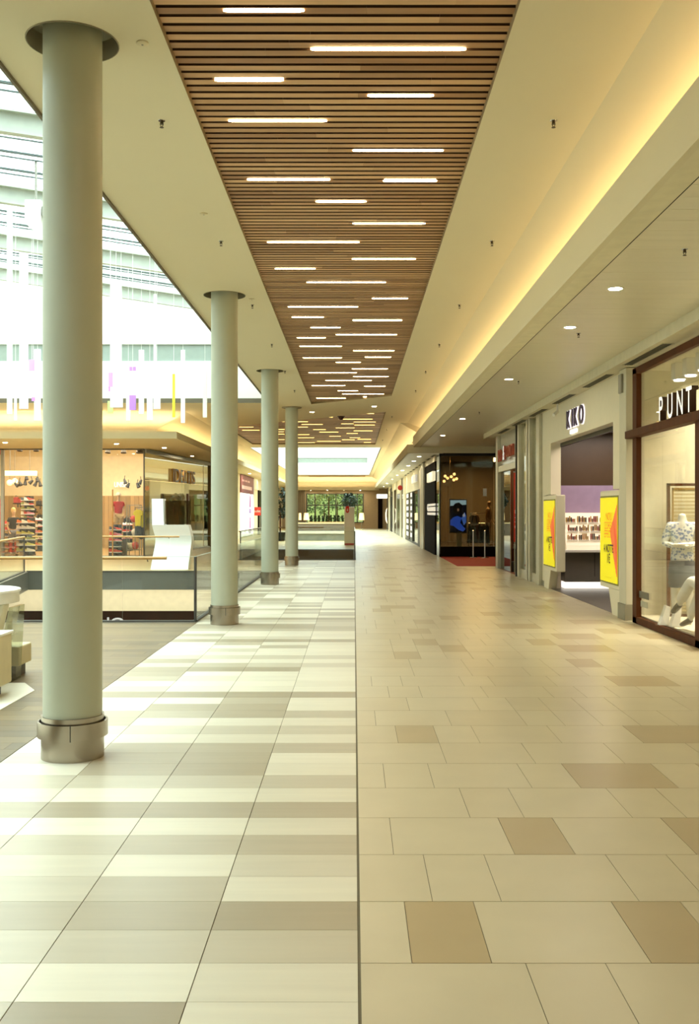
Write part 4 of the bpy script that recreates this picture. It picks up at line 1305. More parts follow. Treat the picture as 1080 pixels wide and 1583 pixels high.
for i, px in enumerate((731, 749)):
    Y = 36.9 - .3 * i
    xx = PX(px, Y)
    q = thing('barrier_post', ['slim white barrier post on the red carpet, left one', 'slim white barrier post on the red carpet, right one'][i], 'barrier post', (xx, Y, .008), 'white barrier posts on the red carpet')
    MB().lathe([(0, .02), (.14, .02), (.15, .005), (.15, 0), (0, 0)], xx, Y, .008, n=24).build('post_base', M_CHROME, q, smooth=True)
    MB().cyl((xx, Y, .02), (xx, Y, .95), .022, n=12).build('post_pole', M_WHITE, q, smooth=True)
    MB().lathe([(0, .03), (.03, .02), (.035, 0), (.03, -.02), (0, -.03)], xx, Y, .97, n=14).build('post_cap', M_CHROME, q, smooth=True)
nt_ = thing('paper_notice', 'white paper notice on the smoked glass above the coats', 'notice', (PX(749, 37.4), 37.41, 2.5))
B(PX(746.5, 37.4), PX(752, 37.4), 37.408, 37.414, PZ(767, 37.4), PZ(755, 37.4)).build('notice_sheet', M_WHITEM, nt_)

# ---- far right row of shops on the plane X = 3.12
GX = 3.12
ex = MB().box(3.35, 8, 44.0, 98, 0, 3.83)
struct('wall_far_shops', ex, mat('far shop wall', '#7b6d52', .6), 'walls behind the far shopfronts on the right')
t = thing('sign_pillar', 'dark brown pillar with white logo signs left of the smoked glass shop', 'pillar', (3.2, 42, 0))
B(3.12, 3.34, 38.95, 44.6, 0, 3.62).build('pillar_panel', M_DBROWN, t)
B(3.11, 3.34, 38.95, 44.6, 3.62, 3.83).build('head_panel', M_GREIGE, t)
wl = mat('logo white', '#ffffff', .4, emit=.9, ecol='#fff8e6', var=0)
lg = thing('lit_sign', 'white lit curved logo with a bar under it, low on the dark brown pillar', 'sign', (3.1, 40.5, 1.5))
def onx(px, X=GX):
    return X * FPX / (px - 547.0)
ya, yb = onx(672.5, 3.1), onx(660.5, 3.1)
m = MB()
zt, zb = 1.99, 1.69
n = 10
outer, inner = [], []
for i in range(n + 1):
    a = PI / 2 + PI * i / n
    outer.append((yb - .32 - math.cos(a) * .32, 1.84 + .15 * math.sin(a)))
    inner.append((yb - .32 - math.cos(a) * .16, 1.84 + .07 * math.sin(a)))
m.prism([(ya, zt), ] + [(2 * (yb - .32) - a, b) if False else (a, b) for a, b in outer] + [(ya, zb)] + [(ya, zb + .17), (yb - .6, zb + .17), (yb - .6, zb + .09)] + [(a, b) for a, b in reversed(inner[2:])] + [(ya, zt - .08)], 3.085, 3.115, lambda a, b, c: (c, a, b))
m.build('logo', wl, lg)
B(3.085, 3.115, ya, yb - .1, 1.54, 1.64).build('logo_bar', wl, lg)
lg = thing('lit_sign', 'small cream lit rectangular sign high on the dark brown pillar', 'sign', (3.05, 40.9, 3.2))
B(2.98, 3.10, onx(671, 3.05), onx(662, 3.05), 2.86, 3.22).build('sign_face', mat('sign cream', '#fff3cc', .4, emit=1.4, var=0), lg, bevel=.01)
B(3.08, 3.12, 40.2, 40.4, 2.98, 3.1).build('sign_bracket', M_BLACK, lg)
def front(y0, y1, label, parts):
    t = thing('far_shopfront', label, 'shopfront', (GX, (y0 + y1) / 2, 0), 'narrow shopfronts along the far right wall')
    for nm, a, b, z0, z1, mm, dx in parts:
        B(GX - dx, GX + .2, a, b, z0, z1).build(nm, mm, t)
    return t
M_GG = glass_mat('far shop glass', '#bcc6b4', .30)
front(44.62, 47.4, 'pale framed pilaster right of the black and white checked shop', [('pilaster', 44.65, 46.2, 0, 3.83, M_ALU, .06), ('pilaster', 46.3, 47.4, 0, 3.83, M_GREIGE, .03)])
front(47.4, 61, 'shopfront with a black frame and checked lit columns', [('black_frame', 47.4, 49.2, 0, 2.75, M_BLACK, .02), ('fascia', 47.4, 61, 2.75, 3.83, M_GREIGE, 0), ('window_pane', 49.2, 53.2, .1, 2.7, M_GG, -.02), ('plinth', 47.4, 61, 0, .1, M_BLACK, .01)])
for i, (a, b) in enumerate(((57.1, 59.0), (53.6, 54.9))):
    t = thing('checked_column', ['black panel column with a row of white lit squares, farther one', 'black panel column with a row of white lit squares, nearer one'][i], 'lit column', (GX, (a + b) / 2, 0), 'checked lit columns')
    B(GX - .04, GX - .005, a - .35, b + .45, .1, 2.72).build('column_panel', M_BLACK, t)
    m = MB()
    for j in range(7):
        m.box(GX - .05, GX - .04, a, b, .30 + j * .36, .52 + j * .36)
    m.build('lit_squares', mat('square light', '#ffffff', .4, emit=.45, ecol='#f4f6ff', var=0), t)
lg = thing('lit_sign', 'square white lit sign above the checked columns', 'sign', (3.0, 52.5, 3.2))
B(3.02, 3.1, 49.6, 53.0, 3.14, 3.5).build('sign_face', mat('square light', '#fff'), lg, bevel=.02)
B(3.08, 3.12, 52.4, 53, 3.2, 3.35).build('sign_bracket', M_GREY, lg)
front(61, 66, 'pale stone shopfront bay beyond the checked columns', [('pilaster', 61, 63.4, 0, 3.83, M_GREIGE, .05), ('window_pane', 63.4, 66, .1, 3.0, M_GG, 0), ('fascia', 63.4, 66, 3.0, 3.83, M_DGREY, -.01)])
lg = thing('lit_sign', 'small round red sign above the far shops', 'sign', (3.0, 65.2, 2.95))
MB().cyl((2.98, 65.2, 3.2), (2.98, 65.25, 3.2), .16, n=28).build('sign_face', mat('red sign', '#c4342a', .5), lg, smooth=True)
front(66, 74, 'dark glazed shopfront bay with a pale post, beyond the round red sign', [('pilaster', 66, 68, 0, 3.83, M_ALU, .04), ('dark_door', 68.2, 73.0, .0, 2.9, mat('dark teal glass', '#14201c', .2), .01), ('fascia', 68, 74, 2.9, 3.83, M_GREIGE, 0), ('pilaster', 73.1, 74, 0, 3.83, M_ALU, .04)])
front(74, 83, 'pale glazed shopfront bay next to the dark glazed one', [('window_pane', 74, 79, .1, 3.3, M_GG, 0), ('pilaster', 79, 80.5, 0, 3.83, M_GREIGE, .04), ('window_pane', 80.5, 83, .1, 3.3, M_GG, 0), ('fascia', 74, 83, 3.3, 3.83, M_GREIGE, 0)])
front(83, 97.4, 'farthest shopfront with a dark brown post near the end wall', [('dark_post', 83, 87, 0, 3.6, M_BLACK, .03), ('pilaster', 87.2, 91, 0, 3.83, M_GREIGE, .02), ('pilaster', 91, 97.4, 0, 3.83, mat('end brown', '#5a4a34', .5), 0)])
lg = thing('hanging_sign', 'white lit sign board projecting from the far right wall near the end', 'sign', (2.5, 80, 3.0))
x0, x1 = PX(582, 80), PX(598.5, 80)
B(x0, x1, 80, 80.12, PZ(770.5, 80), PZ(764, 80)).build('sign_board', mat('hanging sign white', '#fff', .4, emit=1.3, var=0), lg, bevel=.02)
text('lettering', 'tezenis', .27, .01, mat('sign text grey', '#4a4a4a', .5), lg, (x0 + .06, 79.99, PZ(769.3, 80)), (1, 0, 0), ZA, .75)
B(x1, GX, 80.03, 80.09, PZ(767.5, 80), PZ(766.8, 80)).build('sign_arm', M_GREY, lg)
lg = thing('curved_strip', 'tall curved glowing white strip beside the far right wall', 'lamp', (2.75, 85, 1.4))  # thin white emissive crescent on a grey foot
MB().prism([(2.66, .95), (2.72, .78), (2.82, .62), (2.78, .9), (2.74, 1.2), (2.74, 1.6), (2.80, 1.98), (2.70, 1.8), (2.64, 1.5)], 85, 85.1, lambda a, b, c: (a, c, b)).build('glowing_strip', mat('strip glow', '#fff4d8', .4, emit=2.5, ecol='#fff0cc', var=0), lg)
MB().cyl((2.80, 85.05, 0), (2.80, 85.05, .68), .02, n=8).build('strip_foot', M_GREY, lg)
area('far_shop_glow', (2.7, 70, 3.7), .3, 40, 120, '#ffeac0')
# ================================================================== FAR END
YE = 98.0
wl_ = MB()
xw0, xw1 = PX(474, YE), PX(561, YE)
z0, z1 = PZ(808, YE), PZ(763, YE)
wl_.box(-18, xw0, YE, YE + .2, 0, 5.5).box(xw1, 2.45, YE, YE + .2, 0, 5.5).box(xw0, xw1, YE, YE + .2, 0, z0).box(xw0, xw1, YE, YE + .2, z1, 5.5).box(2.45, 12, YE, YE + .2, 0, 5.5)
struct('wall_end', wl_, mat('end wall taupe', '#a58d68', .6), 'taupe end wall of the corridor around the garden window')
w = MB()
for px in (474, 486.5, 519, 552, 561):
    x = PX(px, YE)
    w.box(x - .05, x + .05, YE - .06, YE + .1, z0, z1)
w.box(xw0, xw1, YE - .06, YE + .1, z1 - .07, z1).box(xw0, xw1, YE - .06, YE + .1, z0, z0 + .07)
zm = PZ(781, YE)
w.box(xw0, xw1, YE - .05, YE + .1, zm - .05, zm + .05)
struct('window_3', w, mat('window frame dark', '#3c3a2c', .5), 'dark mullions of the garden window at the end')
struct('window_4', B(xw0, xw1, YE + .02, YE + .05, z0, z1), glass_mat('solar glass', '#c6d0ba', .02), 'glass of the garden window at the end')
dr = MB().box(PX(584, YE), PX(591, YE), YE - .05, YE + .02, 0, 3.2)
struct('door_1', dr, M_DBROWN, 'dark doorway in the end wall below the hanging sign')
wd = MB()
for i in range(5):
    x = PX(459.5 + i * 2.6, YE - 1)
    wd.box(x - .05, x + .05, YE - 1.05, YE - .95, 0, 3.7)
tag(wd.build('curtain', mat('grey curtain', '#6f6a5e', .9)), 'dark grey pleated curtain left of the garden window at the end', 'curtain')
for i, (px, Y) in enumerate(((473.5, 92), (558.5, 92), (463.5, 92))):
    x = PX(px, Y)
    t = thing('floor_lamp', ['glowing cream floor lamp left of the garden window', 'glowing cream floor lamp right of the garden window beside the taupe wall', 'dimmer floor lamp beside the grey curtain'][i], 'floor lamp', (x, Y, 0), 'floor lamps by the garden window')
    s = .5 if i == 2 else 1
    MB().cyl((x, Y, PZ(804, Y)), (x, Y, PZ(793, Y)), .27 * s, .2 * s, 20, False).build('lamp_shade', mat('lamp shade glow', '#ffeeb8', .6, emit=2.2, ecol='#ffe59a', var=0), t, smooth=True)
    MB().cyl((x, Y, .02), (x, Y, PZ(795, Y)), .02, n=8).build('pole', M_CHROME, t)
    MB().lathe([(0, .03), (.18, .02), (.2, 0), (0, 0)], x, Y, 0, n=20).build('lamp_foot', M_CHROME, t)
# garden outside
struct('ground_garden', MB().face([(-60, YE + .5, -.2), (60, YE + .5, -.2), (60, 125, 1.0), (60, 180, 16), (-60, 180, 16), (-60, 125, 1.0)]), mat('garden grass', '#5c5e30', .9, var=.25, scale=(.5, .5, .5)), 'grassy slope of the garden outside')
def foliage(c, rx, ry, rz, n, s, seed, mb=None):
    rd_ = random.Random(seed)
    mb = mb or MB()
    for i in range(n):
        u = Vector((rd_.gauss(0, 1), rd_.gauss(0, 1), rd_.gauss(0, 1))).normalized() * rd_.uniform(.55, 1.0)
        p = Vector((c[0] + u.x * rx, c[1] + u.y * ry, c[2] + u.z * rz))
        a = Vector((rd_.gauss(0, 1), rd_.gauss(0, 1), rd_.gauss(0, 1))).normalized() * s * rd_.uniform(.6, 1.3)
        b = a.cross(Vector((rd_.gauss(0, 1), rd_.gauss(0, 1), rd_.gauss(0, 1)))).normalized() * s * .45
        mb.face([p - a, p + b * .9, p + a, p - b * .9], rd_.random())
    return mb
LEAF = [mat('leaf green', '#4f6b2a', .6, tone=('#1e2c12', '#4c5c22')), mat('leaf yellow', '#a3a34a', .6, tone=('#4d4f20', '#8f8640')), mat('leaf dark', '#1f3317', .6, tone=('#0e1a0b', '#22381c'))]
rg = random.Random(3)
for i in range(9):
    x = -5.2 + i * .82
    Y = 108 + (i * 37 % 11) * 1.6
    top = 2.2 + (i * 53 % 7) * .35
    t = thing('garden_tree', '%s %s tree outside the garden window, from the left' % (ordw(i + 1), ['green', 'yellow green', 'green'][i % 3]), 'tree', (x, Y, 0), 'trees outside the garden window')
    foliage((x, Y, top), 1.25, 1.2, 1.1 + .2 * (i % 3), 420, .16, i).build('crown', LEAF[i % 2], t)
    MB().cyl((x, Y, -.1), (x, Y, top), .1, .05, 8).build('trunk', M_BROWN, t)
for i, px in enumerate((481, 487, 493, 499, 505, 511, 517, 523, 529)):
    Y = 95.5
    x = PX(px, Y)
    t = thing('potted_shrub', 'upright green shrub in a trough before the garden window, %s from the left' % ordw(i + 1), 'plant', (x, Y, 0), 'shrubs before the garden window')
    foliage((x, Y, PZ(802.5, Y)), .15, .16, .42, 90, .11, 40 + i).build('foliage', LEAF[0] if i % 3 else LEAF[2], t)
    MB().cyl((x, Y, .3), (x, Y, PZ(802, Y)), .02, n=6).build('stem', M_BROWN, t)
    B(x - .14, x + .14, Y - .17, Y + .17, 0, .5).build('pot', M_DBROWN, t, bevel=.02)
lb_ = thing('low_barrier', 'low barrier with a pale wood top before the garden window shrubs', 'barrier', (-2.3, 90, 0))
B(PX(476, 90), PX(532, 90), 89.95, 90.05, .60, .74).build('top_rail', M_HAND, lb_)
B(PX(476, 90), PX(532, 90), 89.97, 90.03, .0, .60).build('panel', mat('barrier panel', '#8d8574', .4), lb_)

def potted_tree(x, Y, base, top, r, label, seed):
    t = thing('potted_tree', label, 'plant', (x, Y, 0))
    foliage((x, Y, (base + top) / 2), r, r, (top - base) / 2, 420, .12, seed).build('crown', LEAF[2], t)
    MB().cyl((x, Y, .4), (x, Y, (base + top) / 2), .05, .03, 8).build('trunk', M_BROWN, t)
    MB().lathe([(0, 0), (.22, 0), (.3, .5), (.26, .5), (.24, .44), (0, .44)], x, Y, 0, n=20).build('pot', M_DBROWN, t, smooth=True)
potted_tree(PX(540, 62), 62, 1.75, 2.85, .50, 'dark green round potted tree rising behind the white totem', 5)
potted_tree(PX(433, 57), 57, 1.2, 3.1, .45, 'tall dark potted plant between the third and fourth columns', 6)

# ---- second void with its railings
v2 = MB()
v2.box(-3.95, XS, 43.9, 44.02, -.62, 0.003)
struct('trim_void_fascia', v2, mat('brown fascia', '#5a4a34', .5), 'brown slab edge on the far side of the second void')
v3 = MB()
v3.box(-3.95, XS + .03, 34.96, 35.02, -.5, .004).box(XS - .02, XS + .03, 35.0, 44.0, -.5, .004).box(-3.97, -3.93, 35, 44, -.5, .004)
struct('trim_void_edge_far', v3, mat('steel edge', '#b9b4a3'), 'steel edge strip round the second void')
struct('floor_lower_far', MB().box(-4.5, .5, 34.5, 46, -4.7, -4.6).box(-3.95, XS, 44.05, 44.1, -4.6, -.6), M_TILE_R, 'lower floor seen through the second void')

def railing(label, p0, p1, n, hand=None, group='glass railings', bottom=-.25, side=1, post=True):
    p0, p1 = Vector(p0), Vector(p1)
    d = (p1 - p0)
    ln = d.length
    a = math.atan2(d.y, d.x)
    t = thing('glass_railing', label, 'railing', ((p0.x + p1.x) / 2, (p0.y + p1.y) / 2, 0), group)
    mt = Matrix.Translation((p0.x, p0.y, 0)) @ Matrix.Rotation(a, 4, 'Z')
    w_ = ln / n
    for i in range(n):
        MB().box(i * w_ + .006, (i + 1) * w_ - .006, -.009, .009, bottom, 1.0, mtx=mt).build('glass_pane', M_GLASS, t)
        MB().box(i * w_ + .006, (i + 1) * w_ - .006, -.010, .010, 1.0, 1.004, mtx=mt).build('pane_edge', mat('glass edge', '#b8c8bc', .2), t)
    MB().box(0, ln, -.035, .035, .004, .03, mtx=mt).build('base_shoe', M_DGREY, t)
    if post:
        MB().box(-.012, .012, -.02, .02, .0, 1.0, mtx=mt).build('end_trim', M_DGREY, t)
    if hand:
        h0, h1 = hand
        hr = MB().cyl(mt @ Vector((h0, .06 * side, .985)), mt @ Vector((h1, .06 * side, .985)), .024, n=12).build('handrail', M_HAND, t, smooth=True)
        m = MB()
        q = h0 + .3
        while q < h1:
            m.cyl(mt @ Vector((q, 0, .93)), mt @ Vector((q, .06 * side, .97)), .01, n=6)
            q += 1.2
        m.build('bracket', M_STEEL, hr)
railing('near glass railing across the void with an oak handrail ending left of the second column', (-2.43, 15.42, 0), (-9.1, 15.42, 0), 6, (.42, 6.6))
railing('side glass railing running along the void beside the second and third columns', (-2.43, 15.46, 0), (-2.43, 28.2, 0), 8)
railing('far glass railing across the void in front of the white totem', (-2.47, 28.22, 0), (-9.15, 28.22, 0), 5, (2.4, 6.5))
railing('slanting glass railing on the left edge of the void', (-9.18, 28.1, 0), (-6.95, 15.5, 0), 7, (.4, 12))
railing('front glass railing of the second void, behind the fourth column', (-3.93, 35.0, 0), (XS, 35.0, 0), 3)
railing('right glass railing of the second void along the corridor seam', (XS + .005, 35.03, 0), (XS + .005, 44.0, 0), 5)
railing('left glass railing of the second void', (-3.94, 35.03, 0), (-3.94, 44.0, 0), 5, (.2, 8.5))
railing('back glass railing of the second void with an oak handrail', (-3.93, 44.03, 0), (XS, 44.03, 0), 3, (.1, 2.6), post=False)
tw = thing('low_wall', 'low grey wall with a white top beyond the second void', 'low wall', (-2, 58, 0))
B(-4.4, PX(533, 58), 57.95, 58.1, .0, .40).build('wall_panel', mat('low wall grey', '#8d918c', .4), tw)
B(-4.4, PX(533, 58), 57.9, 58.15, .40, .55).build('wall_top', M_WHITE, tw)
tw = thing('low_wall', 'dark low wall with a pale wood top, farther beyond the second void', 'low wall', (-2, 70, 0))
B(-4.6, PX(533, 70), 69.95, 70.1, .0, .82).build('wall_panel', mat('low wall dark', '#6d665a', .4), tw)
B(-4.6, PX(533, 70), 69.9, 70.15, .82, .90).build('wall_top', mat('low wall top', '#d9c79a', .4), tw)
# white totem with red emblem
Y = 50.0
x0, x1 = PX(532, Y), PX(547.5, Y)
tt = thing('info_totem', 'white totem with a red tag at its top and a red stripe near its foot', 'totem', ((x0 + x1) / 2, Y, 0))
B(x0, x1, Y, Y + .35, 0.0, PZ(783.5, Y)).build('totem_body', M_WHITE, tt, bevel=.02)
ex_ = PX(536.8, Y)
m = MB()
ptsr = [(-.08, .20)] + [(.08, .20)] + [(.08, -.06)] + [(.08 * math.cos(R(a)), -.06 + .08 * math.sin(R(a))) for a in range(0, -181, -20)]
m.prism(ptsr, Y - .02, Y, lambda a, b, c: (ex_ + a, c, PZ(788.5, Y) + b))
em = m.build('red_tag', M_RED, tt)
MB().cyl((ex_, Y - .025, PZ(789.3, Y)), (ex_, Y - .02, PZ(789.3, Y)), .035, n=12).box(ex_ - .02, ex_ + .02, Y - .025, Y - .02, PZ(789, Y), PZ(786.2, Y)).build('emblem', M_WHITE, em)
B(x0 + .02, x1 + .002, Y - .006, Y + .3, .015, .10).build('red_stripe', M_RED, tt)

# ================================================================== LEFT SIDE
# ---- gallery shop shells
wg = MB()
wg.box(-18, -6.95, 46.6, 46.7, 0, 4.9)
wg.box(-18, -7.7, 37.42, 37.5, 4.02, 4.9)
wg.box(0, 11, -.2, -.1, 4.0, 4.9, mtx=Matrix.Translation((-7.74, 37.32, 0)) @ Matrix.Rotation(math.atan2(10.98, .92), 4, 'Z'))
struct('wall_sports_back', wg, mat('shop cream wall', '#ead9ae', .7), 'cream back wall of the sports shop')
pn = MB()
x = -17.9
while x < -7.5:
    pn.box(x, x + .19, 46.5, 46.6, 0, PZ(766.5, 46.5), random.random())
    x += .2
struct('trim_sports_panelling', pn, mat('oak panelling', '#a8824c', .5, tone=('#94753c', '#b8955a')), 'oak boards on the lower back wall of the sports shop')
struct('ceiling_sports', B(-18, -6.9, 37.35, 46.7, 4.88, 4.92), mat('sports ceiling', '#d6c69c', .8), 'cream ceiling of the sports shop')
struct('floor_sports', B(-18, -7.0, 37.35, 46.6, -.001, .008), mat('sports floor', '#a9895a', .4), 'wood floor of the sports shop')
struct('wall_sports_right', MB().box(-7.05, -6.95, 47.9, 98, 0, 4.0).box(-18, -7.0, 48.0, 48.1, 0, 4), mat('left wall cream', '#d8cba6', .7), 'cream wall left of the far corridor')
area('sports_light', (-11, 41.6, 4.83), 8.5, 6, 1800, '#fff0d6')
area('sports_window_light', (-10.2, 38.0, 4.08), 7.5, .4, 260, '#ffe6bc')
t = thing('glass_shopfront', 'wide glass front of the sports shop facing the atrium', 'shopfront', (-11, 37.3, 0))
xs_ = [-13.95, -12.95, -10.35, -9.35, -7.76]
for a, b in zip(xs_[:-1], xs_[1:]):
    B(a + .01, b - .01, 37.30, 37.312, .04, 4.0).build('window_pane', M_GLASSR, t)
B(-13.95, -7.74, 37.26, 37.34, 0, .05).build('sill_rail', M_STEEL, t)
B(-13.95, -7.74, 37.24, 37.36, 3.96, 4.02).build('head_rail', M_DGREY, t)
for a in (PX(4, 37.3), ):
    B(a - .06, a + .06, 37.24, 37.36, 0, 4.0).build('post', M_GREY, t)
B(-7.78, -7.74, 37.28, 37.34, 0, 4.0).build('corner_post', M_DGREY, t)
B(PX(174, 37.3) - .02, PX(174, 37.3) + .02, 37.28, 37.33, 0, 2.5).build('door_edge', M_HAND, t)
# slanted side front
A0, A1 = Vector((-7.74, 37.32, 0)), Vector((-6.82, 48.3, 0))
dv = (A1 - A0)
an = math.atan2(dv.y, dv.x)
MT = Matrix.Translation(A0) @ Matrix.Rotation(an, 4, 'Z')
t = thing('glass_shopfront', 'receding side glass of the sports shop with dark letters on it', 'shopfront', (-7.3, 42.8, 0))
for a, b in ((.02, 5.4), (5.42, 10.6)):
    MB().box(a, b, -.006, .006, .05, 3.9, mtx=MT).build('window_pane', glass_mat('sports side glass', '#e4e6d2', .22), t)
MB().box(0, 11, -.05, .05, 0, .06, mtx=MT).build('sill_rail', M_STEEL, t)
MB().box(0, 11, -.06, .06, 3.86, 4.0, mtx=MT).build('head_rail', M_GREY, t)
MB().box(10.62, 11.0, -.1, .1, 0, 4.0, mtx=MT).build('end_post', mat('end post tan', '#9b7f4c', .4), t)
MB().box(6.3, 6.5, -.03, .03, .05, 2.45, mtx=MT).build('door_post', M_BROWN, t)
sg_ = thing('shop_sign', 'dark raised lettering on the receding side glass of the sports shop', 'sign', (-7.2, 43, 3))
xa = dv.normalized()
def onside(px):
    # point on the slanted front seen at column px
    k = (px - 547.0) / FPX
    s_ = (k * A0.y - A0.x) / (dv.x - k * dv.y)
    return A0 + dv * s_
o0 = onside(263)
o1 = onside(298)
text('lettering', 'IDELTIS', .78, .08, M_BLACK, sg_, (o0.x + .03, o0.y, PZ(744.5, o0.y)), xa, ZA, (o1 - o0).length / 2.55, side=M_HAND)
for i, px in enumerate((254, 272, 259)):
    pass
# things in the window
sp = thing('pendant_light_bar', 'long glowing bar lamp hanging inside the sports shop on the left', 'lamp', (PX(33, 41), 41, 3.1))
B(PX(6, 41), PX(56, 41), 40.9, 41.15, PZ(735.5, 41), PZ(728, 41)).build('diffuser', mat('bar glow', '#fff2c4', .4, emit=3.2, ecol='#ffeaa6', var=0), sp, bevel=.02)
MB().cyl((PX(16, 41), 41, PZ(728, 41)), (PX(16, 41), 41, 4.86), .01, n=6).cyl((PX(46, 41), 41, PZ(728, 41)), (PX(46, 41), 41, 4.86), .01, n=6).build('cable', M_GREY, sp)
def track_spot(px, py, Y, label, tilt, group='black spotlights of the sports shop', s=1.0):
    x, z = PX(px, Y), PZ(py, Y)
    t = thing('track_spotlight', label, 'spotlight', (x, Y, z), group)
    d = Vector((math.sin(tilt), -.25, -math.cos(tilt))).normalized()
    c = Vector((x, Y, z))
    MB().cyl(c - d * .14 * s, c + d * .14 * s, .05 * s, .115 * s, 12).build('lamp_head', M_BLACK, t, smooth=True)
    MB().cyl(c - d * .1 * s, (x, Y, min(4.86, z + .32 * s)), .018 * s, n=8).build('stem', M_BLACK, t)
for i, px in enumerate((31, 56, 167, 191, 215, 219)):
    track_spot(px, 692 + (i > 1) * 3, 38.2, 'black spotlight under the ceiling just inside the sports shop glass, %s from the left' % ordw(i + 1), .05 if i % 2 else -.05, s=.95)
for i, (px, py, tl_) in enumerate(((25, 749, .9), (31, 747, .5), (39, 746, 0), (41, 738, .1), (48, 745, -.8), (55, 748, -.4), (58, 741, .1), (62, 748, .3), (193, 744, .4), (198, 750, -.4), (213, 750, .5), (217, 745, -.4))):
    track_spot(px, py, 42.5, 'black spotlight of the %s hanging cluster in the sports shop, %s from the left' % (('left', ordw(i + 1)) if i < 8 else ('right', ordw(i - 7))), tl_, s=.75)
for i, px in enumerate((15, 23, 71)):
    q = thing('bulb_lamp', 'glowing globe bulb in the left part of the sports shop, %s from the left' % ordw(i + 1), 'lamp', (PX(px, 44), 44, PZ(746, 44)), 'globe bulbs in the sports shop')
    MB().ball((PX(px, 44), 44, PZ(746 - (i == 1) * 2, 44)), .13).build('globe', mat('bar glow', '#fff2c4'), q, smooth=True)
    MB().cyl((PX(px, 44), 44, PZ(742, 44)), (PX(px, 44), 44, 4.86), .01, n=6).build('cord', M_GREY, q)
s = thing('shop_sign', 'small white lettering on the inner wall of the sports shop', 'sign', (PX(190, 45), 46.4, 3))
text('lettering', 'UNISEX', .34, .03, mat('sign white', '#fff'), s, (PX(176, 46.4), 46.45, PZ(753, 46.4)), (1, 0, 0), ZA, .62)
rp = thing('red_poster', 'tall red poster at the left edge of the sports shop glass', 'poster', (PX(1, 37.6), 37.6, 1.5))
B(PX(-18, 37.6), PX(3, 37.6), 37.58, 37.6, PZ(832, 37.6), PZ(772, 37.6)).build('poster_sheet', mat('poster red', '#e5321e', .5), rp)
rp = thing('red_poster', 'small red poster high at the left edge of the sports shop glass', 'poster', (PX(1, 37.6), 37.6, 3.6))
B(PX(-18, 37.6), PX(3, 37.6), 37.58, 37.6, PZ(703, 37.6), PZ(692, 37.6)).build('poster_sheet', mat('poster red', '#e5321e'), rp)

# mannequins of the sports shop
t = thing('mannequin', 'sports shop mannequin in black shirt, grey shorts and orange red leggings', 'mannequin', (PX(21, 39.2), 39.2, .008), rotz=R(35))
J = dict(STAND)
bd = body(J, t, M_MANNB, sub=1)
shirt(J, mat('black jersey', '#16181c', .7), t, .5, 1.16)
garment('shorts', [J['pelvis'], J['hipL'], (-.1, -.01, .58), J['hipR'], (.1, -.01, .58)], [(0, 1), (1, 2), (0, 3), (3, 4)], [(.17, .13), .12, .11, .12, .11], mat('grey shorts', '#7d838c', .8), t)
garment('leggings', [(-.1, -.01, .56), J['anL']], [(0, 1)], [.075, .05], mat('orange red leggings', '#e8401c', .7), t)
garment('leggings', [(.1, -.01, .56), J['anR']], [(0, 1)], [.075, .05], mat('orange red leggings', '#e8401c'), t)
hair = MB().ball((0, .02, 1.72), .095, .105, .12)
hair.build('hair', mat('blond hair', '#e2c17c', .7), t, smooth=True, local=True)
q = thing('display_plinth', 'low wooden plinth under the red shirted mannequin in the sports shop', 'plinth', (PX(182, 38.6), 38.6, .008))
B(PX(182, 38.6) - .28, PX(182, 38.6) + .28, 38.3, 38.9, .008, .62).build('plinth_body', M_BROWN, q)
t = thing('mannequin', 'sports shop mannequin in red polo shirt, beige shorts and white cap', 'mannequin', (PX(183, 38.7), 38.7, .62), rotz=R(30))
body(J, t, M_MANNB, sub=1)
shirt(J, mat('red polo', '#c4201a', .7), t, .5, 1.15)
garment('shorts', [J['pelvis'], J['hipL'], (-.1, -.01, .60), J['hipR'], (.1, -.01, .60)], [(0, 1), (1, 2), (0, 3), (3, 4)], [(.17, .13), .12, .115, .12, .115], mat('beige shorts', '#cdb488', .8), t)
cp = MB().lathe([(.105, 0), (.10, .06), (.06, .11), (0, .12)], 0, 0, 1.68, n=18)
cp.prism([(-.08, 0), (.08, 0), (.06, -.16), (-.06, -.16)], 1.68, 1.69, lambda a, b, c: (a, b - .06, c))
cp.build('cap', M_WHITEM, t, smooth=True, local=True)

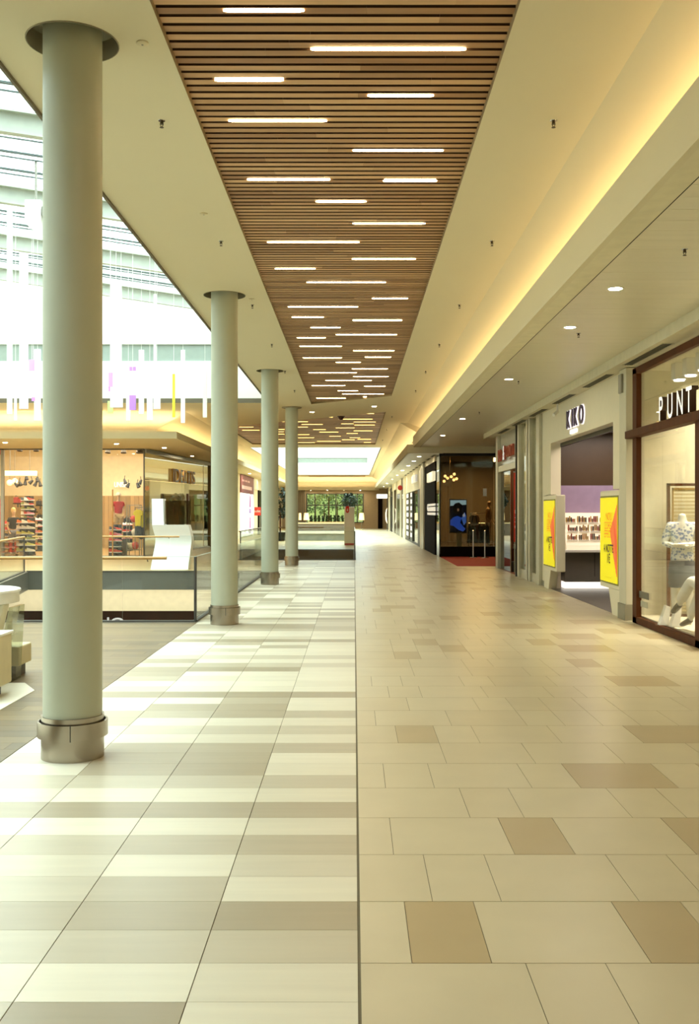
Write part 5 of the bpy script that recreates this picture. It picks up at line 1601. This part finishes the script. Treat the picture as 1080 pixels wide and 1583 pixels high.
# shoe racks with single shoes
SHC = [('#d8d06a', 'lime'), ('#e8e0c8', 'cream'), ('#c93a2a', 'red'), ('#3b4452', 'navy'), ('#e07a3a', 'orange'), ('#9aa05a', 'olive'), ('#f0ede4', 'white'), ('#d97f8f', 'pink')]
shoe_proto = {}
def shoe(x, Y, z, ci, label, group, rz=0.0, s=1.0):
    if ci not in shoe_proto:
        hexc, nm = SHC[ci]
        t = thing('shoe', label, 'shoe', (x, Y, z), group)
        u = MB()
        ring = []
        for k, (yy, hw, h) in enumerate(((-.15, .012, .05), (-.12, .04, .065), (-.05, .048, .085), (.02, .04, .10), (.09, .038, .13), (.14, .03, .14), (.15, .008, .12))):
            ring.append([(-hw, yy, .02), (-hw * .95, yy, h * .6), (0, yy, h), (hw * .95, yy, h * .6), (hw, yy, .02)])
        vs = [p for r_ in ring for p in r_]
        fs = []
        for k in range(len(ring) - 1):
            for j in range(4):
                fs.append((k * 5 + j, k * 5 + j + 1, k * 5 + 5 + j + 1, k * 5 + 5 + j))
            fs.append((k * 5 + 4, k * 5, k * 5 + 5, k * 5 + 9))
        fs += [tuple(range(5)), tuple(len(vs) - 5 + j for j in range(5))]
        u.raw(vs, fs)
        up_ = u.build('upper', mat('shoe ' + nm, hexc, .6), t, smooth=True, local=True)
        MB().prism([(-.018, -.158), (.018, -.158), (.05, -.10), (.05, .02), (.042, .155), (-.042, .155), (-.05, .02), (-.05, -.10)], 0, .025).build('sole', M_WHITE if ci != 6 else M_RED, t, bevel=.004, local=True)
        lc = MB()
        for q in range(3):
            lc.box(-.03, .03, -.035 + .03 * q, -.025 + .03 * q, .085 + .012 * q, .098 + .012 * q)
        lc.build('laces', M_BLACK, t, local=True)
        shoe_proto[ci] = t
        t.rotation_euler = (0, 0, rz)
        t.scale = (s, s, s)
        return t
    r = dup(shoe_proto[ci], (x, Y, z), label, rz, group)
    r.scale = (s, s, s)
    return r
def rack(px0, px1, Y, rows, z0, dz, cols, name, seed, cols_c, mcol):
    xa_, xb_ = PX(px0, Y), PX(px1, Y)
    t = thing('shoe_rack', name + ' with shoes on its slanted shelves', 'shoe rack', ((xa_ + xb_) / 2, Y, .008))
    B(xa_, xb_, Y + .16, Y + .2, .008, z0 + dz * rows).build('back_panel', mcol, t)
    B((xa_ + xb_) / 2 - .035, (xa_ + xb_) / 2 + .035, Y - .02, Y + .16, .008, z0 + dz * rows).build('post', M_BLACK, t)
    B(xa_ - .02, xb_ + .02, Y - .22, Y + .22, .008, .07).build('rack_base', M_BLACK, t)
    rd_ = random.Random(seed)
    for r_ in range(rows):
        z = z0 + dz * r_
        B(xa_, xb_, Y - .17, Y + .16, z - .02, z).build('shelf', M_DGREY, t)
        for c in range(cols):
            x = xa_ + (xb_ - xa_) * (c + .5) / cols
            ci = rd_.choice(cols_c)
            shoe(x, Y - .02, z, ci, '%s shoe, %s shelf up, %s from left, %s' % (SHC[ci][1], ordw(r_ + 1), ordw(c + 1), name), 'shoes on the racks of the sports shop', rz=PI / 2 + rd_.uniform(-.5, .5), s=1.05)
rack(28, 52, 38.5, 6, .16, .215, 3, 'left black shoe rack', 1, (0, 0, 5, 1, 4, 1), M_BLACK)
rack(10, 25, 40.3, 5, .2, .24, 2, 'dark shoe rack behind the black shirted mannequin', 2, (2, 3, 2, 6), M_DGREY)
rack(172, 186, 37.95, 5, .14, .21, 2, 'shoe rack below the red shirted mannequin', 3, (2, 2, 6, 7, 3), mat('navy panel', '#2f3b4d', .5))
rack(56, 74, 42.6, 5, .25, .26, 3, 'low rack near the pink bags', 4, (1, 4, 6, 0, 7), M_DBROWN)
rack(189, 203, 43.0, 4, .25, .28, 2, 'rack behind the ball rack', 5, (1, 6, 4, 2), M_DBROWN)
rack(36, 50, 43.6, 7, .95, .2, 3, 'tall rear rack under the middle wall shelf', 6, (3, 1, 2, 5, 7), M_DGREY)
# ball rack and yellow shirts
Y = 38.6
t = thing('ball_rack', 'thin metal frame rack holding balls beside the yellow shirts', 'rack', (PX(209, Y), Y, .008))
xa_, xb_ = PX(198, Y), PX(217, Y)
m = MB()
for x in (xa_, xb_):
    for yy in (Y - .2, Y + .2):
        m.box(x - .015, x + .015, yy - .015, yy + .015, .008, PZ(781, Y))
m.build('frame_post', M_GREY, t)
m = MB()
for zz in (PZ(781, Y), 1.25, .72, .22):
    m.box(xa_, xb_, Y - .215, Y - .19, zz - .012, zz + .012).box(xa_, xb_, Y + .19, Y + .215, zz - .012, zz + .012).box(xa_ - .012, xa_ + .012, Y - .2, Y + .2, zz - .012, zz + .012).box(xb_ - .012, xb_ + .012, Y - .2, Y + .2, zz - .012, zz + .012)
m.build('shelf_rail', M_GREY, t)
for i, (px, zz, r_, cn, hexc) in enumerate(((207, 1.262, .14, 'orange red', '#d8452a'), (208.5, .732, .15, 'white', '#eeeade'), (203, .732, .11, 'dark', '#2b2a28'), (212, .732, .12, 'red', '#c5331f'), (209, .232, .15, 'bright red', '#d93a22'), (202.5, .232, .13, 'cream', '#e3d8b6'))):
    q = thing('ball', '%s ball on the %s shelf of the thin metal ball rack' % (cn, {1.262: 'top', .732: 'middle', .232: 'lowest'}[zz]), 'ball', (PX(px, Y), Y, zz + r_), 'balls on the ball rack')
    MB().ball((PX(px, Y), Y, zz + r_), r_, nu=18, nv=12).build('ball_skin', mat('ball ' + cn, hexc, .45, var=.15), q, smooth=True)
hs_ = [(213.5, 'lemon yellow'), (217.5, 'bright yellow'), (221.5, 'pale yellow')]
for i, (px, cn) in enumerate(hs_):
    Yq = 38.05 + .12 * i
    x = PX(px, Yq)
    q = thing('hanging_shirt', '%s sports shirt with black shorts hanging beside the ball rack' % cn, 'shirt', (x, Yq, .9), 'yellow shirts in the sports shop')
    zt = PZ(788 + 2 * i, Yq)
    MB().prism([(-.1, 0), (-.2, -.06), (-.24, -.2), (-.15, -.22), (-.13, -.62), (.13, -.62), (.15, -.22), (.24, -.2), (.2, -.06), (.1, 0)], -.04, .04, lambda a, b, c: (x + a * .8, Yq + c, zt + b)).build('shirt_body', mat('shirt ' + cn, ['#e8d81e', '#efe22c', '#e3dc7a'][i], .7), q, bevel=.02)
    MB().prism([(-.14, -.62), (.14, -.62), (.17, -1.02), (.02, -1.02), (0, -.8), (-.02, -1.02), (-.17, -1.02)], -.045, .045, lambda a, b, c: (x + a * .8, Yq + c, zt + b)).build('shorts', M_BLACK, q, bevel=.015)
    MB().cyl((x, Yq, zt - .02), (x, Yq, zt + .08), .008, n=6).build('hanger', M_CHROME, q)
rl = thing('clothes_rail', 'thin grey rail carrying the yellow shirts beside the ball rack', 'clothes rail', (PX(218, 38.2), 38.2, .008))
zt = PZ(788, 38.1) + .09
MB().tube([(PX(211, 38.3), 38.05, .008), (PX(211, 38.3), 38.05, zt), (PX(224, 38.3), 38.35, zt), (PX(224, 38.3), 38.35, .008)], .014).build('rail_tube', M_GREY, rl, smooth=True)
# wall shelves with bags and boxes at the back
BAGC = [('#b5332a', 'red'), ('#221d1a', 'black'), ('#d98a96', 'pink'), ('#8d6a3e', 'brown'), ('#4a525c', 'slate')]
def shelf(px0, px1, py, Y, label, items):
    a, b, z = PX(px0, Y), PX(px1, Y), PZ(py, Y)
    t = thing('wall_shelf', label, 'shelf', ((a + b) / 2, Y, z))
    B(a, b, Y - .2, Y + .2, z - .04, z).build('shelf_board', M_DBROWN, t)
    m = MB().box(a + .1, a + .13, Y + .1, Y + .2, z - .18, z - .04).box(b - .13, b - .1, Y + .1, Y + .2, z - .18, z - .04)
    m.build('bracket', M_BLACK, t)
    for i, (ci, w_, h_) in enumerate(items):
        x = a + (b - a) * (i + .5) / len(items)
        hexc, nm = BAGC[ci]
        q = thing('sports_bag', '%s bag on the %s, %s from the left' % (nm, label.split(' with ')[0], ordw(i + 1)), 'bag', (x, Y, z), 'bags on the wall shelves of the sports shop')
        B(x - w_ / 2, x + w_ / 2, Y - .12, Y + .12, z, z + h_).build('bag_body', mat('bag ' + nm, hexc, .6), q, bevel=.04)
        MB().tube([(x - w_ * .25, Y, z + h_ - .01), (x - w_ * .15, Y, z + h_ + .06), (x + w_ * .15, Y, z + h_ + .06), (x + w_ * .25, Y, z + h_ - .01)], .012, 6).build('bag_handle', M_BLACK, q)
shelf(37, 56, 791, 45.9, 'middle wall shelf on the oak boards with a red bag', [(0, .24, .2), (1, .24, .16)])
shelf(22, 34, 778, 45.9, 'upper left wall shelf on the oak boards with red bags', [(0, .2, .28), (0, .18, .2)])
shelf(57, 90, 781, 45.9, 'upper right wall shelf on the oak boards with dark bags', [(1, .28, .2), (3, .25, .22), (1, .28, .16), (4, .25, .2)])
shelf(57, 90, 803, 45.9, 'lower right wall shelf on the oak boards with slate bags', [(4, .25, .2), (1, .3, .22), (0, .22, .2), (1, .25, .16)])
shelf(62, 95, 825, 45.9, 'lowest right wall shelf on the oak boards with pink bags', [(2, .3, .34), (1, .28, .2), (2, .3, .26)])
shelf(188, 205, 806, 45.9, 'wall shelf behind the red shirted mannequin with cream bags', [(3, .25, .2), (1, .22, .18), (0, .22, .16)])
shelf(223, 246, 808, 45.9, 'wall shelf behind the yellow shirts with dark bags', [(1, .28, .22), (4, .28, .2), (1, .25, .26)])
shelf(223, 246, 790, 45.9, 'upper wall shelf behind the yellow shirts with slate bags', [(4, .28, .16), (1, .25, .2)])
for i, (px0, px1, py) in enumerate(((248, 258, 0), (265, 276, 0), (288, 300, 0))):
    c = (px0 + px1) / 2
    P = onside(c)
    cz = [PZ(771, P.y), PZ(790, P.y), PZ(775, P.y)][i]
    rr = .26
    q = thing('round_sale_sticker', ['dark red round sticker on the side glass above the white totem, first from the left', 'coral red round sticker on the side glass behind the white totem, lowest', 'red striped round sticker on the side glass, rightmost of three'][i], 'sticker', (P.x - .03, P.y, cz), 'round stickers on the side glass')
    MB().cyl((P.x - .03, P.y, cz), (P.x - .02, P.y, cz), rr, n=24).build('sticker_disc', mat(['sticker dark red', 'sticker coral', 'sticker red'][i], ['#7a2a20', '#d4543c', '#b83426'][i], .5), q)
    if i == 2:
        MB().box(P.x - .019, P.x - .015, P.y - .2, P.y + .2, cz - .03, cz + .03).build('white_bar', M_WHITEM, q)
# things behind the side glass: a red dressed and a dark dressed mannequin
for i, (px, dpt, c1, lbl) in enumerate(((277, 1.0, '#b8382a', 'mannequin in red top behind the side glass of the sports shop'), (305, .8, '#4c4a40', 'mannequin in dark grey clothes at the far end of the side glass'))):
    P = onside(px)
    xx, yy = P.x - dpt, P.y
    xx = PX(px, yy) if PX(px, yy) < P.x - .4 else P.x - .6
    t = thing('mannequin', lbl, 'mannequin', (xx, yy, .35 if i == 0 else .5), rotz=R(60))
    body(J, t, M_MANNB, sub=1)
    shirt(J, mat('top ' + c1, c1, .7), t, .6, 1.15)
    garment('trousers', [J['pelvis'], J['hipL'], J['knL'], J['anL'], J['hipR'], J['knR'], J['anR']], [(0, 1), (1, 2), (2, 3), (0, 4), (4, 5), (5, 6)], [(.16, .12), .11, .085, .07, .11, .085, .07], mat('trousers dark', '#3c3a36', .8), t)
    q = thing('display_plinth', ['white plinth under the red topped mannequin', 'white plinth under the dark grey dressed mannequin'][i], 'plinth', (xx, yy, .008))
    B(xx - .35, xx + .35, yy - .35, yy + .35, .008, .35 if i == 0 else .5).build('plinth_body', M_WHITEM, q)

# ---- sculptural white information terminal across the void
Y = 29.3
t = thing('info_terminal', 'tall white sculptural information terminal standing across the void', 'terminal', (PX(263, Y), Y, 0))
rows_ = [(882, 232.5, 290.5), (870, 233.8, 291.2), (858, 235.5, 292.4), (846, 237.4, 293.6), (838, 238.4, 294.4), (831, 238.4, 294.4), (824, 237, 293.4), (817, 235.6, 292.2), (811.5, 235, 291)]
dep_ = [.0, .05, .10, .15, .17, .15, .10, .04, .0]
m = MB()
def slab(rws, dps):
    vs, fs = [], []
    for (py, a_, b_), d_ in zip(rws, dps):
        z_ = max(0, PZ(py, Y))
        vs.extend([(PX(a_, Y), Y + d_, z_), (PX(b_, Y), Y + d_, z_), (PX(b_, Y), Y + d_ + .42, z_), (PX(a_, Y), Y + d_ + .42, z_)])
    n_ = len(rws)
    for i_ in range(n_ - 1):
        for j_ in range(4):
            fs.append((i_ * 4 + j_, i_ * 4 + (j_ + 1) % 4, i_ * 4 + 4 + (j_ + 1) % 4, i_ * 4 + 4 + j_))
    fs.append((0, 1, 2, 3)); fs.append(tuple(n_ * 4 - 4 + j_ for j_ in range(4)))
    m.raw(vs, fs)
slab(rows_, dep_)
slab([(811.5, 235, 253), (800, 234.8, 252.6), (771, 234.5, 252)], [.0, .0, .0])
m.build('terminal_body', mat('terminal white', '#fbfbfa', .3, var=0), t, smooth=True)
B(PX(253.5, Y), PX(293, Y), Y + .16, Y + .22, PZ(810, Y), PZ(774, Y)).build('screen_glass', glass_mat('terminal glass', '#c9c2ae', .05), t)
B(PX(280, Y), PX(283, Y), Y + .085, Y + .10, PZ(818, Y), PZ(817, Y)).build('slot', M_GREY, t)

# ---- white poster shop and red banner on the far left wall
Y0 = 62.5
LX = -7.0
def yl(px):
    return LX * FPX / (px - 547.0)
t = thing('poster_window', 'white lit shop window with pink figures under a maroon header', 'shop window', (LX, 66, 0))
ya, yb = 61.5, yl(390)
B(LX, LX + .12, ya, yb, 2.85, 3.95).build('header_board', mat('maroon header', '#7a3d42', .5), t)
B(LX, LX + .08, ya, yb - .4, .1, 2.83).build('lit_panel', mat('lit poster white', '#ffffff', .5, emit=.9, ecol='#fbf4ff', var=0), t)
B(LX, LX + .14, yb - .4, yb, 0, 3.9).build('end_post', M_WHITE, t)
m = MB()
for i in range(3):
    m.box(LX + .12, LX + .125, ya + .6 + i * 1.6, ya + 1.9 + i * 1.6, 3.55, 3.66)
m.build('header_print', mat('header print', '#c99fa0', .5), t)
B(LX + .12, LX + .125, ya + .5, yb - 1.6, 3.08, 3.3).build('header_bar', mat('header bar', '#d9b8b6', .5), t)
pk_ = mat('pink print', '#c061a4', .5)
vi = mat('violet print', '#8d5fb0', .5)
xf = LX + .082
def fig(y0, zb, s, mm):
    m = MB()
    m.prism([(-.55, 0), (-.5, .5), (-.25, .55), (-.2, .85), (.05, .9), (.1, 1.2), (.28, 1.3), (.35, .9), (.55, .8), (.6, 0)], xf, xf + .004, lambda a, b, c: (c, y0 + a * s, zb + b * s))
    m.build('pink_figure', mm, t)
fig(yl(384.5), 1.95, .85, pk_)
fig(yl(384.5), .55, .85, pk_)
for zb in (1.55, .22):
    for q in range(4):
        B(xf, xf + .004, yl(384.5) - .8 + q * .42, yl(384.5) - .5 + q * .42, zb, zb + .3).build('printed_text', vi, t)
bn = thing('red_banner', 'red banner with a white lettered stripe beside the pink figure window', 'banner', (-6.7, 70.3, 1.7))
Yb = 70.3
xa_, xb_ = PX(391, Yb), PX(403, Yb)
B(xa_, xb_, Yb, Yb + .04, PZ(797, Yb), PZ(784, Yb)).build('banner_cloth', mat('banner red', '#d23a28', .5), bn)
text('lettering', 'outlet', .27, .01, mat('print white', '#f4e9e0'), bn, (xa_ + .05, Yb - .006, PZ(792, Yb)), (1, 0, 0), ZA, .72)
MB().cyl((xa_ + .05, Yb + .02, 0), (xa_ + .05, Yb + .02, PZ(784, Yb)), .02, n=8).cyl((xb_ - .05, Yb + .02, 0), (xb_ - .05, Yb + .02, PZ(784, Yb)), .02, n=8).build('pole', M_GREY, bn)
t = thing('far_shopfront', 'dim glazed shopfront with dark posts beside the red banner', 'shopfront', (-6.9, 80, 0))
B(LX, LX + .1, yb + .1, 96, 3.2, 4.0).build('fascia', M_GREIGE, t)
for a in (73, 75.5, 78, 82, 88):
    B(LX, LX + .14, a - .18, a + .18, 0, 3.2).build('post', M_DBROWN, t)
for a, b in ((73.2, 75.3), (75.7, 77.8), (78.2, 81.8), (82.2, 87.8)):
    B(LX + .04, LX + .06, a, b, .1, 3.2).build('window_pane', M_GG, t)
area('poster_shop_light', (-6.3, 68, 3.95), .6, 14, 60, '#fff4e4')

# ---- white kiosk on the pale inlay
kx, ky = -3.34, 9.75
t = thing('kiosk', 'white kiosk with a round table top and a slanted side screen at the left edge', 'kiosk', (-3.75, 9.8, 0))
MB().cyl((-3.87, 9.95, .90), (-3.87, 9.95, .93), .56, n=40).build('table_top', M_WHITE, t, bevel=.008)
m = MB().lathe([(.545, .90), (.545, .80), (.52, .80), (.52, .90)], -3.87, 9.95, n=40, close=True)
m.build('top_apron', M_WHITEM, t, smooth=True)
MB().prism([(-4.4, .0), (-3.56, .0), (-3.46, .42), (-3.37, .80), (-4.4, .80)], 9.72, 9.9, lambda a, b, c: (a, c, b)).build('leg_panel', mat('kiosk cream', '#d9d2b4', .5), t, bevel=.02)
MB().prism([(-4.3, .45), (-3.62, .45), (-3.52, .70), (-4.3, .70)], 9.712, 9.722, lambda a, b, c: (a, c, b)).build('side_screen', mat('screen grey', '#b7bcc0', .3), t)
MB().prism([(-3.56, 0), (-3.40, .0), (-3.36, .75), (-3.40, .75)], 9.95, 10.3, lambda a, b, c: (a, c, b)).build('rear_fin', glass_mat('frosted fin', '#e9ecdf', .1), t)
t = thing('bench', 'low white box bench in front of the kiosk at the left edge', 'bench', (-3.6, 9.4, 0))
B(-4.3, -3.2, 8.9, 9.45, .10, .56).build('bench_body', mat('bench cream', '#d6c9a2', .5), t, bevel=.02)
B(-4.32, -3.19, 8.88, 9.47, .56, .585).build('bench_top', M_WHITE, t, bevel=.006)
B(-4.2, -3.27, 9.0, 9.35, .004, .10).build('bench_foot', M_DGREY, t)
t = thing('stool', 'small cream block stool behind the low white bench', 'stool', (-3.42, 10.45, 0))
B(-3.75, -3.40, 10.25, 10.65, .12, .32).build('stool_body', mat('bench cream', '#d6c9a2'), t, bevel=.015)
B(-3.70, -3.45, 10.3, 10.6, .0, .12).build('stool_foot', M_DGREY, t)

# ---- hanging acrylic bars in the atrium
M_ACR = mat('white acrylic', '#fbfbf6', .3, var=0)
def acr(hexc, name):
    return mat(name, hexc, .3, var=0)
BARS = [(11, 19, 300, 640, 'white'), (30, 43.5, 300, 632, 'white'), (53, 63, 540, 650, 'white'), (66, 73, 560, 648, 'white'),
        (170.5, 188, 440, 630, 'white'), (195, 201.5, 600, 650, 'white'), (214.5, 222.5, 541, 640, 'white'), (227, 236, 615, 649.5, 'white'), (237, 248, 600, 632.5, 'white'), (237.5, 241.5, 455, 600, 'white'),
        (266.5, 270.5, 578, 645, 'yellow'), (279.5, 286, 541, 654, 'white'), (313.5, 320, 573, 645.5, 'white'), (167.5, 174, 576, 598, 'pink'), (167.5, 173, 597, 605, 'magenta'), (166.5, 174.5, 620, 639, 'green'),
        (200, 210, 567, 573.5, 'violet'), (200, 210, 611, 634, 'violet'), (45, 53.5, 556, 573.5, 'pink'), (66.5, 73.5, 598, 614, 'magenta'), (49, 54.5, 614, 620, 'violet'), (22, 26, 590, 650, 'white'), (184, 190, 600, 630, 'white')]
BARC = {'white': M_ACR, 'yellow': acr('#e8e23a', 'acrylic yellow'), 'pink': acr('#f0a6f0', 'acrylic pink'), 'magenta': acr('#ef7fd4', 'acrylic magenta'), 'green': acr('#c4f08a', 'acrylic green'), 'violet': acr('#c58cf2', 'acrylic violet')}
cnt = {}
for i, (a, b, y0, y1, c) in enumerate(BARS):
    Y = 20.5 + (i * 7 % 9) * .55 + i * .045 * (1 if i < 12 else -1)
    x0, x1, zt, zb = PX(a, Y), PX(b, Y), PZ(y0, Y), PZ(y1, Y)
    left = a < 100
    key = (c, left)
    cnt[key] = cnt.get(key, 0) + 1
    size = 'long' if zt - zb > 2 else ('short' if zt - zb < .7 else 'medium')
    t = thing('hanging_bar', '%s %s acrylic bar hanging %s of the nearest column, %s of its colour' % (size, c, 'left' if left else 'right', ordw(cnt[key])), 'hanging decoration', ((x0 + x1) / 2, Y, zb), 'acrylic bars hanging in the atrium')
    B(x0, x1, Y - .015, Y + .015, zb, zt).build('acrylic_bar', BARC[c], t, bevel=.004)
    MB().cyl(((x0 + x1) / 2, Y, zt), ((x0 + x1) / 2, Y, RZ((x0 + x1) / 2) - .01), .004, n=5).build('cable', M_WHITE, t)

# ------------------------------------------------------------------ view
SC.view_settings.view_transform = 'Standard'
SC.view_settings.look = 'None'
SC.view_settings.gamma = 1.0
SC.view_settings.use_curve_mapping = False
SC.view_settings.exposure = -0.95
cy = SC.cycles
cy.max_bounces = 8
cy.diffuse_bounces = 5
cy.glossy_bounces = 4
cy.transparent_max_bounces = 24
cy.transmission_bounces = 4
cy.caustics_reflective = False
cy.caustics_refractive = False
cy.sample_clamp_indirect = 6.0
cy.use_denoising = True
